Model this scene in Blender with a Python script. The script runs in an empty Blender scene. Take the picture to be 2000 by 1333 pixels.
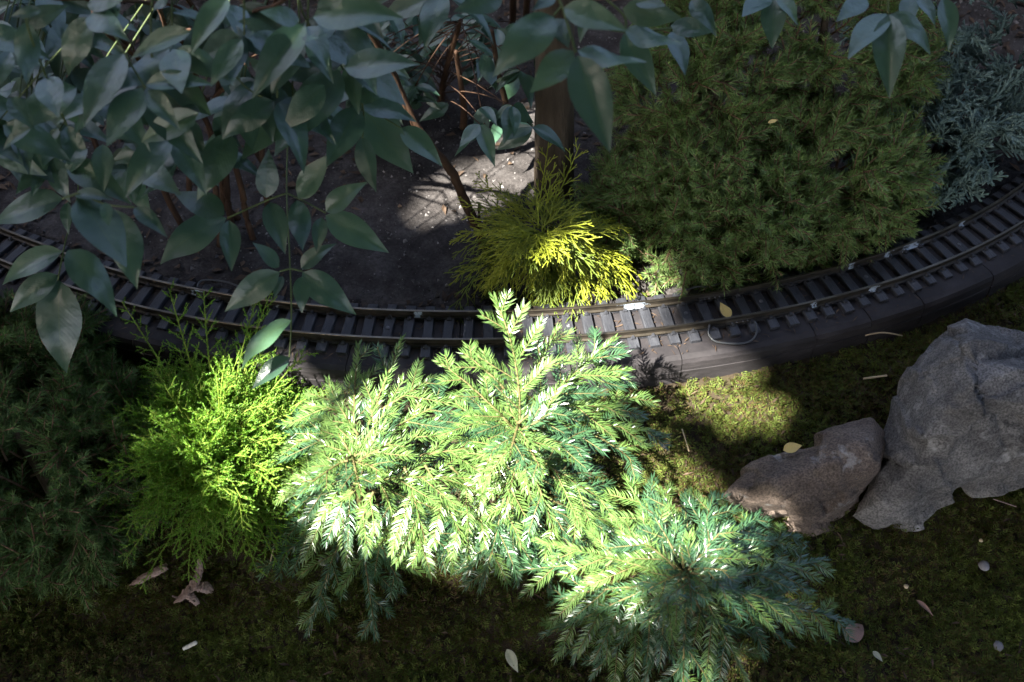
import bpy, math, random
import numpy as np
from mathutils import Vector, Matrix, noise

rng = np.random.default_rng(7)
random.seed(7)
SC = bpy.context.scene
COL = SC.collection

# ------------------------------------------------------------------ camera
PITCH = math.radians(50.0)
CAMZ = 0.935
LENS = 35.0
cam_d = bpy.data.cameras.new('camera')
cam = bpy.data.objects.new('camera', cam_d)
COL.objects.link(cam)
cam.location = (0, 0, CAMZ)
cam.rotation_euler = (math.pi / 2 - PITCH, 0, 0)
cam_d.lens = LENS
cam_d.sensor_width = 36.0
cam_d.clip_start = 0.02
cam_d.clip_end = 400
cam_d.dof.use_dof = True
cam_d.dof.focus_distance = 1.17
cam_d.dof.aperture_fstop = 6.3
SC.camera = cam

# ------------------------------------------------------------------ light
SUN_AZ = math.radians(42.0)      # shadows fall towards +x, turned this far to +y
SUN_EL = math.radians(50.0)
SUN_DIR = np.array([math.cos(SUN_AZ) * math.cos(SUN_EL), math.sin(SUN_AZ) * math.cos(SUN_EL), -math.sin(SUN_EL)])
world = bpy.data.worlds.new('World')
SC.world = world
world.use_nodes = True
wn = world.node_tree
for n in list(wn.nodes):
    wn.nodes.remove(n)
sky = wn.nodes.new('ShaderNodeTexSky')
sky.sky_type = 'NISHITA'
sky.sun_disc = False
sky.sun_elevation = SUN_EL
sky.sun_rotation = math.atan2(-SUN_DIR[0], -SUN_DIR[1])
sky.air_density = 0.7
sky.dust_density = 5.0
sky.ozone_density = 0.5
bg = wn.nodes.new('ShaderNodeBackground')
bg.inputs['Strength'].default_value = 0.088
wo = wn.nodes.new('ShaderNodeOutputWorld')
wn.links.new(sky.outputs[0], bg.inputs[0])
wn.links.new(bg.outputs[0], wo.inputs[0])
sun_d = bpy.data.lights.new('sun', 'SUN')
sun_d.energy = 5.0
sun_d.angle = math.radians(0.5)
sun_d.color = (1.0, 0.95, 0.86)
sun = bpy.data.objects.new('sun', sun_d)
COL.objects.link(sun)
sun.location = (-4, -3, 6)
sun.rotation_euler = Vector(SUN_DIR).to_track_quat('-Z', 'Y').to_euler()
SC.view_settings.view_transform = 'Standard'
SC.view_settings.look = 'None'
SC.view_settings.gamma = 1.0
SC.view_settings.exposure = 2.9
SC.cycles.max_bounces = 5
SC.cycles.diffuse_bounces = 3
SC.cycles.glossy_bounces = 2
SC.cycles.transmission_bounces = 3
SC.cycles.use_denoising = True
SC.cycles.caustics_reflective = False
SC.cycles.caustics_refractive = False

# ------------------------------------------------------------------ photo geometry helpers
FX = LENS / 36.0 * 2000.0
CP, SP = math.cos(PITCH), math.sin(PITCH)
CAM = np.array([0, 0, CAMZ])


def ray(px, py):
    x = (px - 1000.0) / FX
    y = -(py - 666.5) / FX
    return np.array([x, CP + y * SP, -SP + y * CP])


def P(px, py, z):                       # the point at height z seen at a place of the photograph
    d = ray(px, py)
    return CAM + d * ((z - CAMZ) / d[2])


def PD(px, py, depth):                  # the same at a distance along the view axis
    return CAM + ray(px, py) * depth


def to_px(Q):
    Q = np.asarray(Q, float) - CAM
    dep = Q[..., 1] * CP - Q[..., 2] * SP
    yy = Q[..., 1] * SP + Q[..., 2] * CP
    return 1000 + FX * Q[..., 0] / dep, 666.5 - FX * yy / dep


def nrm(v):
    v = np.asarray(v, float)
    return v / (np.linalg.norm(v, axis=-1, keepdims=True) + 1e-12)


# track centre line, from its two rails
RAIL_TOP = 0.0158
far_px = [(120, 494), (208, 520), (320, 550), (380, 563), (529, 587), (635, 599), (791, 606), (1003, 604.5), (1280, 585), (1400, 570), (1600, 531), (1740, 492), (1880, 434), (1998, 362)]
near_px = [(68, 535), (140, 560), (240, 586), (300, 604), (580, 649), (650, 656), (791, 661), (914, 663), (1200, 647), (1300, 637), (1420, 620), (1600, 587), (1740, 549), (1880, 488), (1998, 428)]
TC = np.array([-0.057, 2.211])


def _pol(pts, off):
    o = []
    for q in pts:
        w = P(q[0], q[1], RAIL_TOP)
        o.append((math.atan2(w[0] - TC[0], TC[1] - w[1]), math.hypot(w[0] - TC[0], w[1] - TC[1]) - off))
    return o


_a = np.array(_pol(far_px, -0.0225) + _pol(near_px, 0.0225))
TPOLY = np.polyfit(_a[:, 0], _a[:, 1], 4)
TH0, TH1 = _a[:, 0].min() - 0.02, _a[:, 0].max() + 0.02


def track_r(th):
    return np.polyval(TPOLY, np.clip(th, TH0, TH1))


def side(x, y):                          # distance from the track's centre line, positive towards the camera
    x = np.asarray(x, float)
    y = np.asarray(y, float)
    return np.hypot(x - TC[0], TC[1] - y) - track_r(np.arctan2(x - TC[0], np.maximum(TC[1] - y, 1e-3)))


def on_track(th, off, z):
    r = track_r(th) + off
    return np.stack([TC[0] + r * np.sin(th), TC[1] - r * np.cos(th), np.zeros_like(th) + z], -1)


def vnoise(x, y, f, seed=0.0):
    x, y = np.asarray(x, float), np.asarray(y, float)
    s = np.zeros_like(x)
    a = 1.0
    for k in range(4):
        kx, ky = f * (1.9 ** k), f * (2.1 ** k)
        s += a * np.sin(x * kx * 1.0 + 1.7 * np.sin(y * ky * 0.83 + seed + k) + seed * 1.3) * np.cos(y * ky + 1.3 * np.sin(x * kx * 0.71 + k * 2.1 + seed))
        a *= 0.55
    return s / 1.6


def ground_z(x, y):
    x = np.asarray(x, float)
    y = np.asarray(y, float)
    s = side(x, y)
    z = np.where(s < -0.05, -0.014, np.where(s < 0.0645, -0.032, 0))
    slope = -0.040 - 0.40 * (np.clip(s, 0.0645, 0.36) - 0.0645)
    z = np.where(s >= 0.0645, slope, z)
    far = np.hypot(x, y - 0.8)
    amp = 0.004 + 0.005 * (s > 0.09)
    return z + amp * vnoise(x, y, 22.0, 1.0) + 0.0015 * vnoise(x, y, 90.0, 3.0) - 0.0 * far


def G(px, py):                           # ground point seen at a place of the photograph
    z = -0.05
    for _ in range(12):
        w = P(px, py, z)
        z = float(ground_z(w[0], w[1]))
    return np.array([w[0], w[1], z])


# places the sun reaches through holes cut in the added crown: photo x, y, height, radius, openness
GAPS = [(760, 905, .04, .10, 1), (660, 945, .0, .06, 1), (860, 950, .03, .095, 1), (715, 750, .08, .03, 1), (605, 890, .0, .045, 1), (850, 840, .05, .05, 1),
        (1000, 870, .06, .065, 1), (1070, 970, .02, .085, 1), (955, 640, .16, .032, 1), (880, 730, .13, .035, 1), (1120, 1035, .0, .065, 1),
        (1085, 620, .01, .026, 1), (1150, 612, .01, .028, 1), (1215, 606, .01, .024, 1), (1285, 700, -.01, .028, 1), (1345, 705, -.01, .026, 1),
        (1200, 545, .02, .025, 1), (1295, 530, .03, .02, 1), (1330, 760, -.04, .02, 1), (1395, 768, -.05, .022, 1), (1450, 784, -.05, .022, 1), (1500, 808, -.06, .016, 1), (1275, 765, -.04, .016, .95),
        (850, 402, -.012, .03, 1), (905, 388, -.012, .034, 1), (970, 365, -.012, .036, 1), (1035, 335, -.012, .04, 1),
        (890, 332, -.012, .012, 1), (950, 298, -.012, .014, 1), (1010, 280, -.012, .016, 1), (1055, 268, -.012, .016, 1), (1000, 222, -.012, .014, 1), (1050, 200, -.012, .016, 1),
        (430, 810, .05, .12, .80), (400, 690, .07, .07, .8), (440, 980, -.02, .09, .8), (1240, 1090, .02, .10, .86), (1350, 1150, .03, .13, .85), (1050, 480, .08, .10, .6), (1190, 780, .07, .08, .82), (1480, 400, .12, .24, .5)]
GAP_R = 0.026
GAP_C = np.array([P(g[0], g[1], g[2]) for g in GAPS])


def sun_dist(q):
    rel = np.asarray(q) - GAP_C
    return np.linalg.norm(rel - (rel @ SUN_DIR)[:, None] * SUN_DIR, axis=1)


def sunny(q, pad=0.02):                  # would a leaf here stand in one of the sunbeams?
    ds = sun_dist(q)
    return any(d < (g[3] + GAP_R) * 1.2 + pad - 0.01 for d, g in zip(ds, GAPS) if g[4] >= 0.8)


def clearance(pts):                      # how far clear of the sunbeams
    return min(float(min(d - (g[3] + GAP_R) * 1.2 for d, g in zip(sun_dist(q), GAPS) if g[4] >= 0.75)) for q in pts)


SHIFTS = (0, .03, -.03, .06, -.06, .09, -.09, .12, -.12, .15, -.15, .18, -.18, .21, -.21, .25, -.25, -.3)


# ------------------------------------------------------------------ materials
def new_mat(name):
    m = bpy.data.materials.new(name)
    m.use_nodes = True
    nt = m.node_tree
    for n in list(nt.nodes):
        nt.nodes.remove(n)
    return m, nt


def N(nt, kind, **kw):
    n = nt.nodes.new(kind)
    for k, v in kw.items():
        if k in n.inputs:
            n.inputs[k].default_value = v
        else:
            setattr(n, k, v)
    return n


def ramp(nt, stops):
    r = nt.nodes.new('ShaderNodeValToRGB')
    els = r.color_ramp.elements
    while len(els) < len(stops):
        els.new(0.5)
    for e, (p, c) in zip(els, stops):
        e.position = p
        e.color = (c[0], c[1], c[2], 1)
    return r


def leaf_mat(name, stops, rough=0.45, spec=0.5, trans=0.25, tcol=None, scale=60.0, coat=0.0, island=0.6):
    """leaf: colour varies from needle to needle and in patches; some light passes through"""
    m, nt = new_mat(name)
    L = nt.links
    geo = N(nt, 'ShaderNodeNewGeometry')
    tc = N(nt, 'ShaderNodeTexCoord')
    nz = N(nt, 'ShaderNodeTexNoise', Scale=scale, Detail=2.0)
    L.new(tc.outputs['Object'], nz.inputs['Vector'])
    mx = N(nt, 'ShaderNodeMix')
    mx.data_type = 'FLOAT'
    mx.inputs[0].default_value = island
    L.new(nz.outputs['Fac'], mx.inputs[2])
    L.new(geo.outputs['Random Per Island'], mx.inputs[3])
    r = ramp(nt, stops)
    L.new(mx.outputs[0], r.inputs[0])
    b = N(nt, 'ShaderNodeBsdfPrincipled', Roughness=rough)
    b.inputs['Specular IOR Level'].default_value = spec
    if coat:
        b.inputs['Coat Weight'].default_value = coat
        b.inputs['Coat Roughness'].default_value = 0.3
    L.new(r.outputs[0], b.inputs['Base Color'])
    out = N(nt, 'ShaderNodeOutputMaterial')
    if trans > 0:
        t = N(nt, 'ShaderNodeBsdfTranslucent')
        hs = N(nt, 'ShaderNodeHueSaturation', Saturation=1.15, Value=1.5)
        hs.inputs['Hue'].default_value = 0.485
        L.new(r.outputs[0], hs.inputs['Color'])
        L.new(hs.outputs[0], t.inputs[0])
        ms = N(nt, 'ShaderNodeMixShader')
        ms.inputs[0].default_value = trans
        L.new(b.outputs[0], ms.inputs[1])
        L.new(t.outputs[0], ms.inputs[2])
        L.new(ms.outputs[0], out.inputs[0])
    else:
        L.new(b.outputs[0], out.inputs[0])
    return m


def rough_mat(name, stops, scale=40.0, rough=0.8, spec=0.3, bump=0.3, bscale=200.0, stretch=(1, 1, 1), dist=0.002, metallic=0.0, detail=6.0):
    m, nt = new_mat(name)
    L = nt.links
    tc = N(nt, 'ShaderNodeTexCoord')
    mp = N(nt, 'ShaderNodeMapping')
    mp.inputs['Scale'].default_value = stretch
    L.new(tc.outputs['Object'], mp.inputs[0])
    nz = N(nt, 'ShaderNodeTexNoise', Scale=scale, Detail=detail, Roughness=0.65)
    L.new(mp.outputs[0], nz.inputs['Vector'])
    r = ramp(nt, stops)
    L.new(nz.outputs['Fac'], r.inputs[0])
    b = N(nt, 'ShaderNodeBsdfPrincipled', Roughness=rough, Metallic=metallic)
    b.inputs['Specular IOR Level'].default_value = spec
    L.new(r.outputs[0], b.inputs['Base Color'])
    n2 = N(nt, 'ShaderNodeTexNoise', Scale=bscale, Detail=5.0, Roughness=0.7)
    L.new(mp.outputs[0], n2.inputs['Vector'])
    bp = N(nt, 'ShaderNodeBump', Strength=bump, Distance=dist)
    L.new(n2.outputs['Fac'], bp.inputs['Height'])
    L.new(bp.outputs[0], b.inputs['Normal'])
    out = N(nt, 'ShaderNodeOutputMaterial')
    L.new(b.outputs[0], out.inputs[0])
    return m


M = {}
M['fir_new'] = leaf_mat('fir_needle_green', [(0.1, (0.07, 0.145, 0.034)), (0.6, (0.115, 0.205, 0.05)), (1.0, (0.18, 0.275, 0.072))], 0.3, 0.9, 0.15)
M['fir_old'] = leaf_mat('fir_needle_bluish', [(0.1, (0.03, 0.08, 0.036)), (0.6, (0.046, 0.115, 0.048)), (1.0, (0.07, 0.155, 0.06))], 0.3, 0.9, 0.1)
M['fir_stem'] = rough_mat('fir_stem', [(0.3, (0.09, 0.10, 0.03)), (0.7, (0.15, 0.11, 0.05))], 120, 0.7)
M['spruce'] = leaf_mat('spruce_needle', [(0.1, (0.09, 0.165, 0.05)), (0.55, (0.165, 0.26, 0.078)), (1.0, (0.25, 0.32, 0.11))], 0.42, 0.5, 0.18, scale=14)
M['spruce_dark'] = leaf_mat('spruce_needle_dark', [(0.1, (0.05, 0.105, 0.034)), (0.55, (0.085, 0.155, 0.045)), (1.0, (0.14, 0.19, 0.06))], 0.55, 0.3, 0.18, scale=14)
M['spruce_stem'] = rough_mat('spruce_twig', [(0.3, (0.11, 0.065, 0.04)), (0.7, (0.22, 0.14, 0.085))], 150, 0.75)
M['lime'] = leaf_mat('lime_foliage', [(0.1, (0.07, 0.17, 0.02)), (0.55, (0.13, 0.29, 0.03)), (0.9, (0.21, 0.38, 0.045)), (1.0, (0.26, 0.27, 0.06))], 0.5, 0.4, 0.28, scale=25)
M['lime_stem'] = rough_mat('lime_stem', [(0.3, (0.14, 0.22, 0.03)), (0.7, (0.22, 0.26, 0.04))], 150, 0.7)
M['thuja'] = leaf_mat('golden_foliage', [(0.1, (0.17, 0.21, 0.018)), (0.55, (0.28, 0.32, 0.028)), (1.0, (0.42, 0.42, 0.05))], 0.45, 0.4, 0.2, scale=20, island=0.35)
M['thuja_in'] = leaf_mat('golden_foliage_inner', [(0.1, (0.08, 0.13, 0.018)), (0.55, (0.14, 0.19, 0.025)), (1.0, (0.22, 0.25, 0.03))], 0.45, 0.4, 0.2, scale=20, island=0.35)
M['juniper'] = leaf_mat('juniper_scales', [(0.1, (0.09, 0.15, 0.135)), (0.55, (0.15, 0.23, 0.205)), (1.0, (0.23, 0.32, 0.285))], 0.55, 0.35, 0.1, scale=30)
M['moss'] = leaf_mat('moss_fronds', [(0.22, (0.06, 0.036, 0.02)), (0.38, (0.085, 0.066, 0.02)), (0.5, (0.066, 0.088, 0.018)), (0.74, (0.10, 0.138, 0.024)), (1.0, (0.2, 0.2, 0.042))], 0.7, 0.2, 0.2, scale=9, island=0.42)
M['canopy'] = leaf_mat('shade_screen_leaf', [(0.0, (0.03, 0.06, 0.02)), (1.0, (0.06, 0.1, 0.03))], 0.5, 0.4, 0.0)  # leaves of the added crown and screen that keep light off the bed
M['cane'] = rough_mat('red_brown_cane', [(0.3, (0.03, 0.018, 0.012)), (0.58, (0.07, 0.038, 0.022)), (0.8, (0.2, 0.13, 0.085))], 34, 0.75, 0.25, 0.9, 90, (1, 1, 0.25), 0.003)
M['stalk'] = rough_mat('green_leaf_stalk', [(0.3, (0.05, 0.085, 0.03)), (0.7, (0.09, 0.115, 0.04))], 40, 0.5)
M['bark'] = rough_mat('grey_brown_bark', [(0.25, (0.035, 0.027, 0.02)), (0.5, (0.09, 0.07, 0.05)), (0.75, (0.17, 0.14, 0.105))], 26, 0.9, 0.2, 0.9, 60, (1, 1, 0.16), 0.006)
M['drywood'] = rough_mat('dry_wood', [(0.3, (0.16, 0.11, 0.09)), (0.7, (0.36, 0.27, 0.23))], 60, 0.85, 0.2, 0.6, 200, (1, 1, 1))
M['straw'] = rough_mat('pale_straw', [(0.3, (0.45, 0.34, 0.2)), (0.7, (0.62, 0.5, 0.33))], 60, 0.7)
M['whitestick'] = rough_mat('bleached_stick', [(0.3, (0.6, 0.57, 0.5)), (0.7, (0.75, 0.72, 0.65))], 60, 0.7)
M['yellowleaf'] = rough_mat('yellow_dead_leaf', [(0.3, (0.5, 0.36, 0.10)), (0.7, (0.66, 0.52, 0.2))], 60, 0.6, 0.4, 0.2)
M['paleleaf'] = rough_mat('pale_dead_leaf', [(0.3, (0.30, 0.32, 0.22)), (0.7, (0.46, 0.45, 0.34))], 60, 0.6, 0.4, 0.2)
M['brownleaf'] = rough_mat('brown_dead_leaf', [(0.3, (0.22, 0.13, 0.10)), (0.7, (0.34, 0.22, 0.17))], 60, 0.6, 0.4, 0.2)
M['pebble'] = rough_mat('pebble', [(0.3, (0.16, 0.155, 0.16)), (0.7, (0.3, 0.29, 0.3))], 80, 0.8)
M['grit'] = leaf_mat('grit', [(0.0, (0.05, 0.045, 0.045)), (0.6, (0.2, 0.19, 0.185)), (1.0, (0.45, 0.43, 0.42))], 0.9, 0.2, 0.0)
M['sleeper'] = rough_mat('charcoal_sleeper', [(0.25, (0.018, 0.019, 0.024)), (0.55, (0.036, 0.038, 0.045)), (0.82, (0.075, 0.078, 0.088)), (1.0, (0.2, 0.2, 0.2))], 70, 0.48, 0.6, 0.7, 160, (4.5, 0.5, 1), 0.0016)
M['board'] = rough_mat('stained_board', [(0.2, (0.011, 0.010, 0.0108)), (0.5, (0.026, 0.023, 0.0245)), (0.8, (0.054, 0.048, 0.05))], 22, 0.72, 0.35, 0.5, 120, (1, 1, 3), 0.0015)
M['screw'] = rough_mat('screw_steel', [(0.3, (0.12, 0.12, 0.13)), (0.7, (0.25, 0.25, 0.26))], 60, 0.45, 0.5, 0.2, metallic=0.7)
M['wire'] = rough_mat('black_wire', [(0.3, (0.05, 0.055, 0.06)), (0.7, (0.08, 0.085, 0.09))], 60, 0.35, 0.5, 0.1)

# rail: tarnished brass with pale bluish oxide blotches
m, nt = new_mat('tarnished_rail')
L = nt.links
tc = N(nt, 'ShaderNodeTexCoord')
n1 = N(nt, 'ShaderNodeTexNoise', Scale=60.0, Detail=5.0)
L.new(tc.outputs['Object'], n1.inputs['Vector'])
r1 = ramp(nt, [(0.3, (0.03, 0.026, 0.02)), (0.7, (0.08, 0.067, 0.05))])
L.new(n1.outputs['Fac'], r1.inputs[0])
n2 = N(nt, 'ShaderNodeTexNoise', Scale=7.0, Detail=6.0, Roughness=0.62)
L.new(tc.outputs['Object'], n2.inputs['Vector'])
r2 = ramp(nt, [(0.635, (0, 0, 0)), (0.665, (1, 1, 1))])
L.new(n2.outputs['Fac'], r2.inputs[0])
mx = N(nt, 'ShaderNodeMix')
mx.data_type = 'RGBA'
ox = N(nt, 'ShaderNodeAttribute', attribute_name='oxide')
n3 = N(nt, 'ShaderNodeTexNoise', Scale=130.0, Detail=5.0, Roughness=0.7)
L.new(tc.outputs['Object'], n3.inputs['Vector'])
oa = N(nt, 'ShaderNodeMath', operation='ADD')
L.new(ox.outputs['Fac'], oa.inputs[0])
L.new(n3.outputs['Fac'], oa.inputs[1])
r4 = ramp(nt, [(0.92, (0, 0, 0)), (1.0, (1, 1, 1))])
L.new(oa.outputs[0], r4.inputs[0])
om = N(nt, 'ShaderNodeMath', operation='MAXIMUM')
L.new(r2.outputs[0], om.inputs[0])
L.new(r4.outputs[0], om.inputs[1])
r2 = om
L.new(r2.outputs[0], mx.inputs[0])
L.new(r1.outputs[0], mx.inputs[6])
mx.inputs[7].default_value = (0.42, 0.5, 0.58, 1)
b = N(nt, 'ShaderNodeBsdfPrincipled', Roughness=0.5)
L.new(mx.outputs[2], b.inputs['Base Color'])
iv = N(nt, 'ShaderNodeMath', operation='MULTIPLY_ADD')
L.new(r2.outputs[0], iv.inputs[0])
iv.inputs[1].default_value = -0.55
iv.inputs[2].default_value = 0.55
L.new(iv.outputs[0], b.inputs['Metallic'])
o = N(nt, 'ShaderNodeOutputMaterial')
L.new(b.outputs[0], o.inputs[0])
M['rail'] = m
M['railhead'] = rough_mat('rubbed_rail_head', [(0.3, (0.10, 0.085, 0.065)), (0.7, (0.19, 0.165, 0.125))], 50, 0.3, 0.5, 0.1, metallic=0.9)


def rock_mat(name, stops, warm):
    m, nt = new_mat(name)
    L = nt.links
    tc = N(nt, 'ShaderNodeTexCoord')
    mp = N(nt, 'ShaderNodeMapping')
    mp.inputs['Rotation'].default_value = (0.4, 0.3, 0.6)
    mp.inputs['Scale'].default_value = (1, 1, 2.2)
    L.new(tc.outputs['Object'], mp.inputs[0])
    n1 = N(nt, 'ShaderNodeTexNoise', Scale=14.0, Detail=10.0, Roughness=0.72)
    L.new(mp.outputs[0], n1.inputs['Vector'])
    r1 = ramp(nt, stops)
    L.new(n1.outputs['Fac'], r1.inputs[0])
    n2 = N(nt, 'ShaderNodeTexNoise', Scale=420.0, Detail=2.0, Roughness=0.6)
    L.new(tc.outputs['Object'], n2.inputs['Vector'])
    r2 = ramp(nt, [(0.36, (0.4, 0.4, 0.4)), (0.62, (1.3, 1.3, 1.3))])
    L.new(n2.outputs['Fac'], r2.inputs[0])
    mul = N(nt, 'ShaderNodeMix')
    mul.data_type = 'RGBA'
    mul.blend_type = 'MULTIPLY'
    mul.inputs[0].default_value = 0.8
    L.new(r1.outputs[0], mul.inputs[6])
    L.new(r2.outputs[0], mul.inputs[7])
    n3 = N(nt, 'ShaderNodeTexNoise', Scale=24.0, Detail=8.0, Roughness=0.7)
    L.new(tc.outputs['Object'], n3.inputs['Vector'])
    r3 = ramp(nt, [(0.57, (0, 0, 0)), (0.70, (0.85, 0.85, 0.85))])
    L.new(n3.outputs['Fac'], r3.inputs[0])
    lich = N(nt, 'ShaderNodeMix')
    lich.data_type = 'RGBA'
    L.new(r3.outputs[0], lich.inputs[0])
    L.new(mul.outputs[2], lich.inputs[6])
    lich.inputs[7].default_value = (0.46, 0.46, 0.45, 1)
    b = N(nt, 'ShaderNodeBsdfPrincipled', Roughness=0.82)
    b.inputs['Specular IOR Level'].default_value = 0.35
    L.new(lich.outputs[2], b.inputs['Base Color'])
    bp = N(nt, 'ShaderNodeBump', Strength=1.0, Distance=0.006)
    L.new(n1.outputs['Fac'], bp.inputs['Height'])
    bp2 = N(nt, 'ShaderNodeBump', Strength=0.45, Distance=0.0012)
    L.new(n2.outputs['Fac'], bp2.inputs['Height'])
    L.new(bp.outputs[0], bp2.inputs['Normal'])
    L.new(bp2.outputs[0], b.inputs['Normal'])
    o = N(nt, 'ShaderNodeOutputMaterial')
    L.new(b.outputs[0], o.inputs[0])
    return m


M['rock_grey'] = rock_mat('grey_rock', [(0.28, (0.055, 0.053, 0.052)), (0.5, (0.145, 0.14, 0.135)), (0.72, (0.29, 0.28, 0.265))], 0)
M['rock_brown'] = rock_mat('brown_rock', [(0.28, (0.065, 0.05, 0.04)), (0.5, (0.155, 0.12, 0.097)), (0.72, (0.27, 0.215, 0.17))], 1)

# ground: grey sandy soil behind the track, dark humus under the moss in front
m, nt = new_mat('soil')
L = nt.links
tc = N(nt, 'ShaderNodeTexCoord')
n1 = N(nt, 'ShaderNodeTexNoise', Scale=26.0, Detail=8.0, Roughness=0.7)
n2 = N(nt, 'ShaderNodeTexNoise', Scale=260.0, Detail=4.0, Roughness=0.7)
L.new(tc.outputs['Object'], n1.inputs['Vector'])
L.new(tc.outputs['Object'], n2.inputs['Vector'])
ra = ramp(nt, [(0.25, (0.016, 0.0145, 0.014)), (0.48, (0.048, 0.043, 0.041)), (0.8, (0.125, 0.116, 0.112))])
L.new(n1.outputs['Fac'], ra.inputs[0])
rg = ramp(nt, [(0.3, (0.55, 0.55, 0.55)), (0.7, (1.3, 1.3, 1.3))])
L.new(n2.outputs['Fac'], rg.inputs[0])
mu = N(nt, 'ShaderNodeMix')
mu.data_type = 'RGBA'
mu.blend_type = 'MULTIPLY'
mu.inputs[0].default_value = 1.0
L.new(ra.outputs[0], mu.inputs[6])
L.new(rg.outputs[0], mu.inputs[7])
rb = ramp(nt, [(0.3, (0.022, 0.016, 0.011)), (0.52, (0.04, 0.03, 0.018)), (0.75, (0.05, 0.052, 0.018))])
L.new(n1.outputs['Fac'], rb.inputs[0])
at = N(nt, 'ShaderNodeAttribute', attribute_name='humus')
mx = N(nt, 'ShaderNodeMix')
mx.data_type = 'RGBA'
L.new(at.outputs['Fac'], mx.inputs[0])
L.new(mu.outputs[2], mx.inputs[6])
L.new(rb.outputs[0], mx.inputs[7])
b = N(nt, 'ShaderNodeBsdfPrincipled', Roughness=0.9)
b.inputs['Specular IOR Level'].default_value = 0.2
L.new(mx.outputs[2], b.inputs['Base Color'])
bp = N(nt, 'ShaderNodeBump', Strength=0.8, Distance=0.003)
L.new(n2.outputs['Fac'], bp.inputs['Height'])
L.new(bp.outputs[0], b.inputs['Normal'])
o = N(nt, 'ShaderNodeOutputMaterial')
L.new(b.outputs[0], o.inputs[0])
M['soil'] = m

# glossy leaflet: dark upper face, paler midrib, faint veins
m, nt = new_mat('glossy_leaflet')
L = nt.links
uv = N(nt, 'ShaderNodeUVMap')
sx = N(nt, 'ShaderNodeSeparateXYZ')
L.new(uv.outputs[0], sx.inputs[0])
ab = N(nt, 'ShaderNodeMath', operation='ABSOLUTE')
L.new(sx.outputs[1], ab.inputs[0])
rib = ramp(nt, [(0.0, (1, 1, 1)), (0.055, (0, 0, 0))])
L.new(ab.outputs[0], rib.inputs[0])
tc = N(nt, 'ShaderNodeTexCoord')
oi = N(nt, 'ShaderNodeObjectInfo')
n1 = N(nt, 'ShaderNodeTexNoise', Scale=5.0, Detail=4.0)
va = N(nt, 'ShaderNodeVectorMath', operation='ADD')
L.new(tc.outputs['Object'], va.inputs[0])
L.new(oi.outputs['Random'], va.inputs[1])
L.new(va.outputs[0], n1.inputs['Vector'])
mxr = N(nt, 'ShaderNodeMix')
mxr.data_type = 'FLOAT'
mxr.inputs[0].default_value = 0.55
L.new(n1.outputs['Fac'], mxr.inputs[2])
L.new(oi.outputs['Random'], mxr.inputs[3])
rc = ramp(nt, [(0.1, (0.028, 0.07, 0.044)), (0.6, (0.046, 0.105, 0.062)), (0.9, (0.068, 0.135, 0.064)), (1.0, (0.10, 0.16, 0.06))])
L.new(mxr.outputs[0], rc.inputs[0])
mc = N(nt, 'ShaderNodeMix')
mc.data_type = 'RGBA'
rf = N(nt, 'ShaderNodeMath', operation='MULTIPLY')
L.new(rib.outputs[0], rf.inputs[0])
rf.inputs[1].default_value = 0.6
L.new(rf.outputs[0], mc.inputs[0])
L.new(rc.outputs[0], mc.inputs[6])
mc.inputs[7].default_value = (0.07, 0.12, 0.045, 1)
b = N(nt, 'ShaderNodeBsdfPrincipled', Roughness=0.42)
b.inputs['Specular IOR Level'].default_value = 1.0
L.new(mc.outputs[2], b.inputs['Base Color'])
nr = N(nt, 'ShaderNodeTexNoise', Scale=5.0, Detail=2.0)
L.new(va.outputs[0], nr.inputs['Vector'])
rr = N(nt, 'ShaderNodeMapRange')
rr.inputs['To Min'].default_value = 0.3
rr.inputs['To Max'].default_value = 0.4
L.new(nr.outputs['Fac'], rr.inputs['Value'])
L.new(rr.outputs[0], b.inputs['Roughness'])
vm = N(nt, 'ShaderNodeMath', operation='MULTIPLY_ADD')
L.new(ab.outputs[0], vm.inputs[0])
vm.inputs[1].default_value = -0.22
L.new(sx.outputs[0], vm.inputs[2])
vs_ = N(nt, 'ShaderNodeMath', operation='MULTIPLY')
L.new(vm.outputs[0], vs_.inputs[0])
vs_.inputs[1].default_value = 62.0
vsin = N(nt, 'ShaderNodeMath', operation='SINE')
L.new(vs_.outputs[0], vsin.inputs[0])
vp_ = N(nt, 'ShaderNodeMath', operation='POWER')
va2 = N(nt, 'ShaderNodeMath', operation='ABSOLUTE')
L.new(vsin.outputs[0], va2.inputs[0])
L.new(va2.outputs[0], vp_.inputs[0])
vp_.inputs[1].default_value = 0.35
vh = N(nt, 'ShaderNodeMath', operation='MULTIPLY_ADD')
L.new(vp_.outputs[0], vh.inputs[0])
vh.inputs[1].default_value = 0.05
L.new(nr.outputs['Fac'], vh.inputs[2])
bp = N(nt, 'ShaderNodeBump', Strength=0.16, Distance=0.01)
L.new(vh.outputs[0], bp.inputs['Height'])
L.new(bp.outputs[0], b.inputs['Normal'])
t = N(nt, 'ShaderNodeBsdfTranslucent')
t.inputs[0].default_value = (0.05, 0.11, 0.03, 1)
ms = N(nt, 'ShaderNodeMixShader')
ms.inputs[0].default_value = 0.12
L.new(b.outputs[0], ms.inputs[1])
L.new(t.outputs[0], ms.inputs[2])
o = N(nt, 'ShaderNodeOutputMaterial')
L.new(ms.outputs[0], o.inputs[0])
M['leaflet'] = m


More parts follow.
